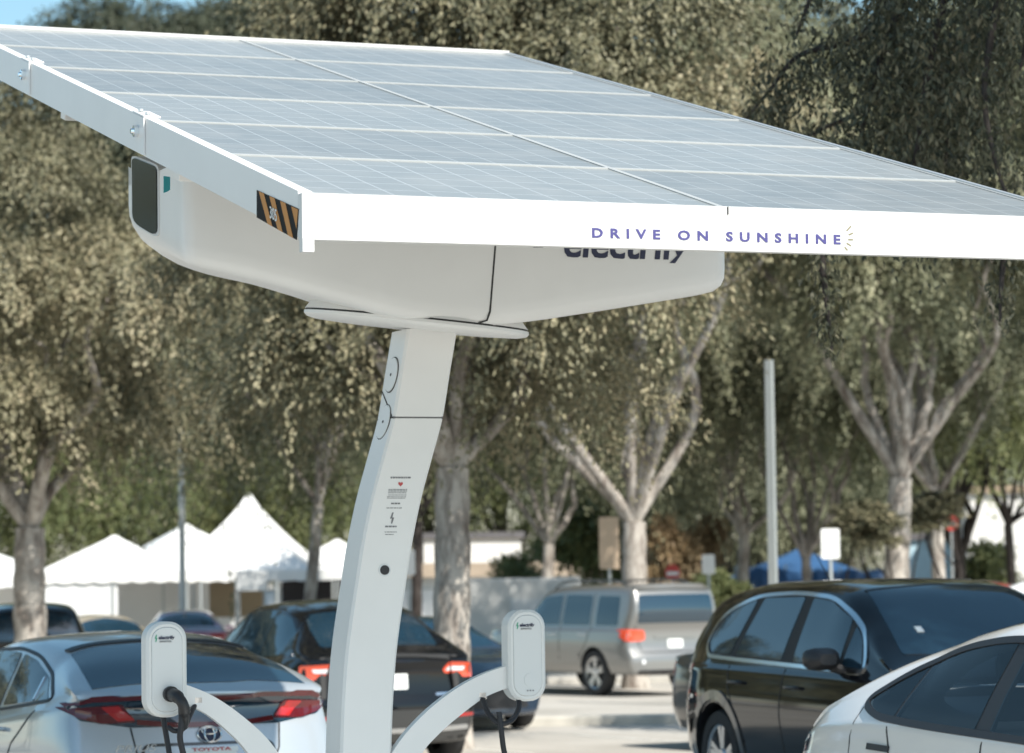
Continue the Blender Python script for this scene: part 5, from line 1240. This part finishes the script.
for k_, p_ in enumerate([([(900, -60), (868, 30), (800, 55), (770, 90), (745, 120)], 21.5, .12, 1.1), ([(920, -40), (880, 60), (858, 150), (850, 190)], 21, .22, 1.8), ([(960, -60), (930, 60), (915, 160), (905, 205)], 20.5, .24, 2.0),
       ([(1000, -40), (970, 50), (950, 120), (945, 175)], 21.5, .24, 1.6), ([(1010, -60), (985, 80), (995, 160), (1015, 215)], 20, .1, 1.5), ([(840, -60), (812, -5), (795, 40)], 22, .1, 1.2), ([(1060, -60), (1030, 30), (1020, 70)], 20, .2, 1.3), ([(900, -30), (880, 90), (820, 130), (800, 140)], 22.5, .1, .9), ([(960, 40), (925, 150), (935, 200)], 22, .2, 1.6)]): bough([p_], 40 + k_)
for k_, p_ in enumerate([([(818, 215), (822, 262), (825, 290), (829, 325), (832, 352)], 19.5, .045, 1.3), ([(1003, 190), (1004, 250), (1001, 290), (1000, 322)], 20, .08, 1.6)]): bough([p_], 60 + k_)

# ------------------------------------------------------------------ tents, posts, signs, buildings, shrubs
MT['shed_blue'] = mat('shed_blue', (.42, .58, .66), .8, var=.05)
def bobj(name, bm, m_, parent, smooth=None): return bm_obj(name, bm, m_, parent, smooth)
def tent(label, px, Y, w_, d_, eave, peak, name='event_tent', rz=.15, mt='tent', side=None, group='white event tents', sag=.55, front=False):
    g = ground_at(px, Y); t = thing(name, label, 'tent', g, rz, group)
    bm = bmesh.new(); n = 8; rings = []
    for i in range(n + 1):
        k = i / n; z = eave + (peak - eave) * (k ** (1 / sag) if sag < 1 else k); s_ = 1 - k
        z = eave + (peak - eave) * (1 - (1 - k) ** 1) * (.62 + .38 * k) if sag < .9 else eave + (peak - eave) * k
        rings.append([bm.verts.new((sx * w_ / 2 * s_ if i < n else sx * .03, sy * d_ / 2 * s_ if i < n else sy * .03, z)) for sx, sy in ((-1, -1), (0, -1), (1, -1), (1, 0), (1, 1), (0, 1), (-1, 1), (-1, 0))] if i < n else [bm.verts.new((.05 * sx, .05 * sy, peak)) for sx, sy in ((-1, -1), (0, -1), (1, -1), (1, 0), (1, 1), (0, 1), (-1, 1), (-1, 0))])
    for a, b in zip(rings, rings[1:]):
        for k in range(8): bm.faces.new((a[k], a[(k + 1) % 8], b[(k + 1) % 8], b[k]))
    bm.faces.new(rings[-1]); bobj('canopy', bm, MT[mt], t)
    bm = bmesh.new()
    for (ax, ay, bx, by) in ((-1, -1, 1, -1), (1, -1, 1, 1), (1, 1, -1, 1), (-1, 1, -1, -1)):
        p, q = Vector((ax * w_ / 2, ay * d_ / 2, 0)), Vector((bx * w_ / 2, by * d_ / 2, 0)); N_ = 40; prev = None
        for k in range(N_ + 1):
            c = p.lerp(q, k / N_); sc = .26 + .05 * abs(math.sin(k * math.pi / 5)); o = Vector((ay if ax != bx else 0, 0, 0)); a, b = bm.verts.new(c + Vector((0, 0, eave - .002))), bm.verts.new(c + Vector((0, 0, eave - sc)))
            if prev: bm.faces.new((prev[0], a, b, prev[1]))
            prev = (a, b)
    v = bobj('valance', bm, MT[mt], t); md = v.modifiers.new('thickness', 'SOLIDIFY'); md.thickness = .01
    for sx in (-1, 0, 1):
        for sy in (-1, 1):
            bm = bmesh.new(); tube(bm, [(sx * (w_ / 2 - .05), sy * (d_ / 2 - .05), 0), (sx * (w_ / 2 - .05), sy * (d_ / 2 - .05), eave + .02)], .035, 8); bobj('pole', bm, MT['steel'], t)
    if side:
        bm = bmesh.new(); box(bm, (0, d_ / 2 - .15, eave / 2 - .02), (w_ - .2, .02, eave - .1)); bobj('sidewall', bm, MT[side], t)
    if front:
        bm = bmesh.new(); box(bm, (-w_ * .22, -d_ / 2 + .1, eave / 2 - .1), (w_ * .5, .02, eave - .3)); bobj('sidewall', bm, MT['tent_side'], t)
    return t
tent('small white tent with shallow roof left of the lamp post', 115, 84, 4.0, 3.7, 2.32, 3.3, sag=1, side='tent_side', front=True, rz=.1)
tent('white tent roof poking up behind the small one, left of the tall peak', 186, 94, 4.6, 4.6, 2.35, 3.75, sag=1, rz=.3, side='tent_side')
tent('tall peaked white tent, the highest of the row', 250, 86, 4.1, 4.1, 2.3, 4.42, sag=.6, rz=-.1)
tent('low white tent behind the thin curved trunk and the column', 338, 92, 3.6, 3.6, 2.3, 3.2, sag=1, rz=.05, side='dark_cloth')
tent('white tent cut off by the left edge behind the forked trunk', -6, 92, 4.2, 3.5, 2.2, 2.95, sag=1, rz=.1, side='tent_side')
# tables and boards under the tents
def table(label, px, Y, w_, cloth, group='tables under the tents'):
    g = ground_at(px, Y); t = thing('event_table', label, 'table', g, .1, group)
    bm = bmesh.new(); box(bm, (0, 0, .74), (w_, .75, .04), bev=.008); bobj('tabletop', bm, MT[cloth], t)
    bm = bmesh.new(); box(bm, (0, -.372, .42), (w_ - .02, .015, .6)); bobj('skirt', bm, MT[cloth], t)
    for sx in (-1, 1):
        for sy in (-1, 1): bm = bmesh.new(); tube(bm, [(sx * (w_ / 2 - .1), sy * .28, 0), (sx * (w_ / 2 - .1), sy * .28, .72)], .02, 6); bobj('leg', bm, MT['steel'], t)
table('table in dark cloth under the tall peaked tent', 226, 82, 2.4, 'dark_cloth'); table('table in white cloth beside the dark one under the tall peaked tent', 290, 83, 2.2, 'tent_side'); table('tan wooden table before the small white tent', 128, 80, 2.2, 'wood')
def board(name, label, cat, px, Y, w_, z0, z1, m_, frame='steel', group=None):
    g = ground_at(px, Y); t = thing(name, label, cat, g, .1, group)
    bm = bmesh.new(); box(bm, (0, 0, (z0 + z1) / 2), (w_, .05, z1 - z0), bev=.01); bobj('panel', bm, MT[m_], t)
    for sx in (-1, 1): bm = bmesh.new(); tube(bm, [(sx * (w_ / 2 - .06), .05, 0), (sx * (w_ / 2 - .06), .05, z1 - .03)], .025, 6); bobj('leg', bm, MT[frame], t)
board('display_board', 'tan display board standing under the tall peaked tent', 'board', 236, 87.6, 1.5, 1.0, 2.0, 'tan_board')
board('display_board', 'brown display board under the right corner of the small white tent', 'board', 168, 86, 1.1, 1.0, 1.9, 'wood')
board('banner_board', 'white hanging board at the front right corner of the tall peaked tent', 'board', 252, 83, .8, 1.75, 2.3, 'sign_white')
g = ground_at(310, 101); bm = bmesh.new()
fence = thing('white_wall', 'long low white screen wall behind the tents', 'wall', ground_at(120, 104))
bm = bmesh.new(); box(bm, (0, 0, .8), (24, .12, 1.6)); bobj('panel', bm, MT['tent_side'], fence)
bm = bmesh.new(); box(bm, (0, 0, 1.63), (24.1, .18, .06)); bobj('coping', bm, MT['steel'], fence)
def caution_person(): pass
# posts
def lamp_post(label, px, Y, top_py, r, head):
    g = ground_at(px, Y); p = thing('lamp_post', label, 'lamp post', g); h = (at(px, top_py, Y) - g).z
    bm = bmesh.new(); tube(bm, [(0, 0, 0), (0, 0, h * .5), (0, 0, h)], [r * 1.05, r, r * .95], 4 if not head else 14)
    if not head: bmesh.ops.rotate(bm, cent=(0, 0, 0), matrix=Matrix.Rotation(R(20), 3, 'Z'), verts=bm.verts)
    bobj('shaft', bm, MT['pole_pale' if head else 'pole_grey'], p, 40)
    bm = bmesh.new(); tube(bm, [(0, 0, 0), (0, 0, .55)], r * 2.6, 16); bobj('footing', bm, mat('footing_concrete_%d' % px, (.42, .4, .37), .9, var=.12), p, 40)
    bm = bmesh.new(); box(bm, (0, 0, .57), (r * 4, r * 4, .03), bev=.004); bobj('base_plate', bm, MT['steel'], p)
    if head:
        bm = bmesh.new(); tube(bm, spline([(0, 0, h - .15), (-.05, 0, h), (-.2, 0, h + .12), (-.35, 0, h + .12)], 5), .03, 8); bobj('bracket', bm, MT['steel'], p, 40)
        bm = bmesh.new(); box(bm, (-.5, 0, h + .12), (.42, .24, .09), bev=.02); bobj('lamp_head', bm, MT['steel'], p)
lamp_post('slim steel lamp post with a small head in front of the tents', 182.5, 72, 420, .075, True)
lamp_post('plain square steel post rising above the black car roof', 773.5, 47, 360, .078, False)
# signs
def sign(label, px, py0, py1, Y, w_px, m_, kind='rect', back=False):
    g = ground_at(px, Y); t = thing('sign', label, 'sign', g); s_ = Y / F_PX
    z1, z0 = (at(px, py0, Y) - g).z, (at(px, py1, Y) - g).z; w_ = w_px * s_
    bm = bmesh.new(); tube(bm, [(0, .03, 0), (0, .03, z1 - .03)], .03, 8); bobj('post', bm, MT['steel'], t, 50)
    bm = bmesh.new(); zc, hh = (z0 + z1) / 2, (z1 - z0) / 2
    pts = rounded([(-w_ / 2, z0), (w_ / 2, z0), (w_ / 2, z1), (-w_ / 2, z1)], .04) if kind == 'rect' else [(w_ / 2 * math.cos(2 * math.pi * k / 28), zc + hh * math.sin(2 * math.pi * k / 28)) for k in range(28)]
    f = bm.faces.new([bm.verts.new((x, -.012, z)) for x, z in pts]); e = bmesh.ops.extrude_face_region(bm, geom=[f]); bmesh.ops.translate(bm, vec=(0, .012, 0), verts=[v for v in e['geom'] if isinstance(v, bmesh.types.BMVert)])
    p = bobj('plate', bm, MT[m_], t)
    if kind == 'round':
        bm = bmesh.new(); box(bm, (0, -.016, zc - .02), (w_ * .78, .006, hh * .42)); bobj('white_bar', bm, MT['sign_white'], p)
    return t
sign('tall blank tan sign board left of the white V shaped tree', 610, 517, 569, 60, 20, 'sign_tan')
sign('white sign on a thin post above the black car roof', 831.5, 528.5, 559, 50, 18.5, 'sign_white')
sign('small round red and white no entry sign above the grey car', 673, 564, 581, 66, 15, 'sign_red', 'round')
sign('small white sign just right of the round red one', 709, 554.5, 574, 64, 13, 'sign_white')
sign('white sign partly hidden by the right side of the column', 409, 550, 575, 62, 13, 'sign_white')
sign('red and white banner sign on the dark V shaped tree', 953, 515, 531, 80, 13, 'sign_red', 'round')
# buildings
def building(label, px, Y, w_, d_, h_, roof_h, wall, roof, rz=.1, windows=3, name='low_building'):
    g = ground_at(px, Y); t = thing(name, label, 'building', g, rz)
    bm = bmesh.new(); box(bm, (0, 0, h_ / 2), (w_, d_, h_)); bobj('wall', bm, MT[wall], t)
    bm = bmesh.new(); o = .4
    if roof_h > .3:
        v = [bm.verts.new(p) for p in ((-w_ / 2 - o, -d_ / 2 - o, h_), (w_ / 2 + o, -d_ / 2 - o, h_), (w_ / 2 + o, d_ / 2 + o, h_), (-w_ / 2 - o, d_ / 2 + o, h_), (-w_ / 2 + 1, 0, h_ + roof_h), (w_ / 2 - 1, 0, h_ + roof_h))]
        for f in ((0, 1, 5, 4), (2, 3, 4, 5), (1, 2, 5), (3, 0, 4), (3, 2, 1, 0)): bm.faces.new([v[i] for i in f])
    else: box(bm, (0, 0, h_ + .12), (w_ + .3, d_ + .3, .22))
    bobj('roof', bm, MT[roof], t)
    for k in range(windows):
        x = -w_ / 2 + (k + .5) * w_ / windows
        bm = bmesh.new(); box(bm, (x, -d_ / 2 - .02, h_ * .55), (1.1, .06, .9)); fr = bobj('window', bm, MT['sign_white'], t)
        bm = bmesh.new(); box(bm, (x, -d_ / 2 - .06, h_ * .55), (.95, .02, .75)); bobj('pane', bm, MT['glass'], fr)
    return t
building('long low white building with a tan roof right of the thick trunk', 505, 112, 9, 6, 2.0, .5, 'wall_white', 'roof_tan', .02, 0)
building('dark grey hipped roof house behind the round red sign', 668, 128, 12, 8, 1.9, 1.3, 'wall_white', 'roof_grey', .1, 4)
building('tall white building at the right edge behind the dark wavy stem', 1014, 100, 3.2, 6, 4.4, .2, 'wall_white', 'roof_tan', -.1, 2)
building('white building glimpsed between the thick trunk and the slender tree', 474, 118, 3.6, 6, 3.4, .2, 'wall_white', 'roof_grey', .0, 2)
building('pale blue shed left of the tall white building, behind the dark V shaped tree', 940, 104, 2.6, 4, 3.0, .2, 'shed_blue', 'roof_grey', 0, 0, 'shed')
# white box trailer beyond the blue saloon
g = ground_at(508, 71); tr = thing('box_trailer', 'white box trailer standing beyond the dark blue car', 'trailer', g, .05)
bm = bmesh.new(); box(bm, (0, 0, 1.25), (3.2, 2.0, 1.55), bev=.04); bobj('box_body', bm, MT['wall_white'], tr)
bm = bmesh.new(); box(bm, (.6, -1.01, 1.3), (1.2, .02, .5)); bobj('grey_panel', bm, MT['tent_side'], tr)
for sx in (-.5, .5):
    bm = bmesh.new(); tube(bm, [(sx, -.95, .34), (sx, -.75, .34)], .34, 20); bobj('wheel', bm, MT['tyre'], tr, 40)
# blue tents and tarps
tent('blue canopy tent with a peak behind the plain steel post', 800, 96, 4.6, 3.5, 1.75, 2.75, 'blue_tent', .1, 'blue_tarp', 'blue_tarp', group=None, sag=1)
def tarp(label, px, Y, w_, h_):
    g = ground_at(px, Y); bm = bmesh.new(); n = 14; rows = []
    for i in range(n + 1):
        x = -w_ / 2 + w_ * i / n; rows.append([bm.verts.new((x, .06 * math.sin(i * 1.9 + j), h_ * j / 4 + (.06 * math.sin(i * 1.3) if j == 4 else 0))) for j in range(5)])
    for a, b in zip(rows, rows[1:]):
        for j in range(4): bm.faces.new((a[j], b[j], b[j + 1], a[j + 1]))
    bmesh.ops.recalc_face_normals(bm, faces=bm.faces)
    t = thing('tarp_screen', label, 'tarp', g, .05)
    o = bobj('tarp', bm, MT['blue_tarp'], t, 60); md = o.modifiers.new('thickness', 'SOLIDIFY'); md.thickness = .02
    for i in range(4): bm = bmesh.new(); x = -w_ / 2 + w_ * i / 3; tube(bm, [(x, .15, 0), (x, .15, h_ + .1)], .03, 8); bobj('post', bm, MT['steel'], t)
tarp('blue tarp screen right of the blue canopy tent', 856, 93, 2.6, 2.05); tarp('blue tarp screen left of the blue canopy tent', 762, 93, 1.5, 2.15)
# shrubs
def shrub(label, px, Y, sc, z, leaf, squash=1.0, name='shrub'):
    g = ground_at(px, Y); t = thing(name, label, 'shrub', g); me, cen = SHRUB[0]
    o = bpy.data.objects.new('foliage', me); col.objects.link(o); o.parent = t; o.location = (0, 0, z); o.scale = (sc, sc, sc * squash); o.rotation_euler = (0, 0, px)
    o.material_slots[0].link = 'OBJECT'; o.material_slots[0].material = MT[leaf]
    bm = bmesh.new()
    for i in range(5): limb(bm, (0, 0, 0), Vector((math.cos(i * 1.26) * sc * .5, math.sin(i * 1.26) * sc * .5, z + .2)), .035, .012, .1, 6, i)
    bobj('stem', bm, MT['bark_dark'], t)
shrub('rusty brown tall shrub above the round red sign', 672, 78, .8, 2.2, 'leaf_dry', 1.7); shrub('rusty brown bush left of the whitewashed trunk', 714, 84, .7, 2.9, 'leaf_dry', 1.1); shrub('green bush at the foot of the whitewashed trunk', 722, 74, .75, 1.5, 'leaf_green', .9)
shrub('dry brownish bush round the stout forked trunk', 872, 58.5, .8, 3.0, 'leaf_brown', .55); shrub('dry brownish bush right of the stout forked trunk', 940, 62, .8, 3.3, 'leaf_brown', .5); shrub('pale green bush under the white building at the right', 982, 90, 1.0, 1.9, 'leaf_green', 1.0)
shrub('sunlit green bush beside the slender pale trunk', 590, 84, 1.3, 2.9, 'leaf_green', .9); shrub('green bush between the thick trunk and the slender one', 520, 90, .9, 2.0, 'leaf_green', .8)
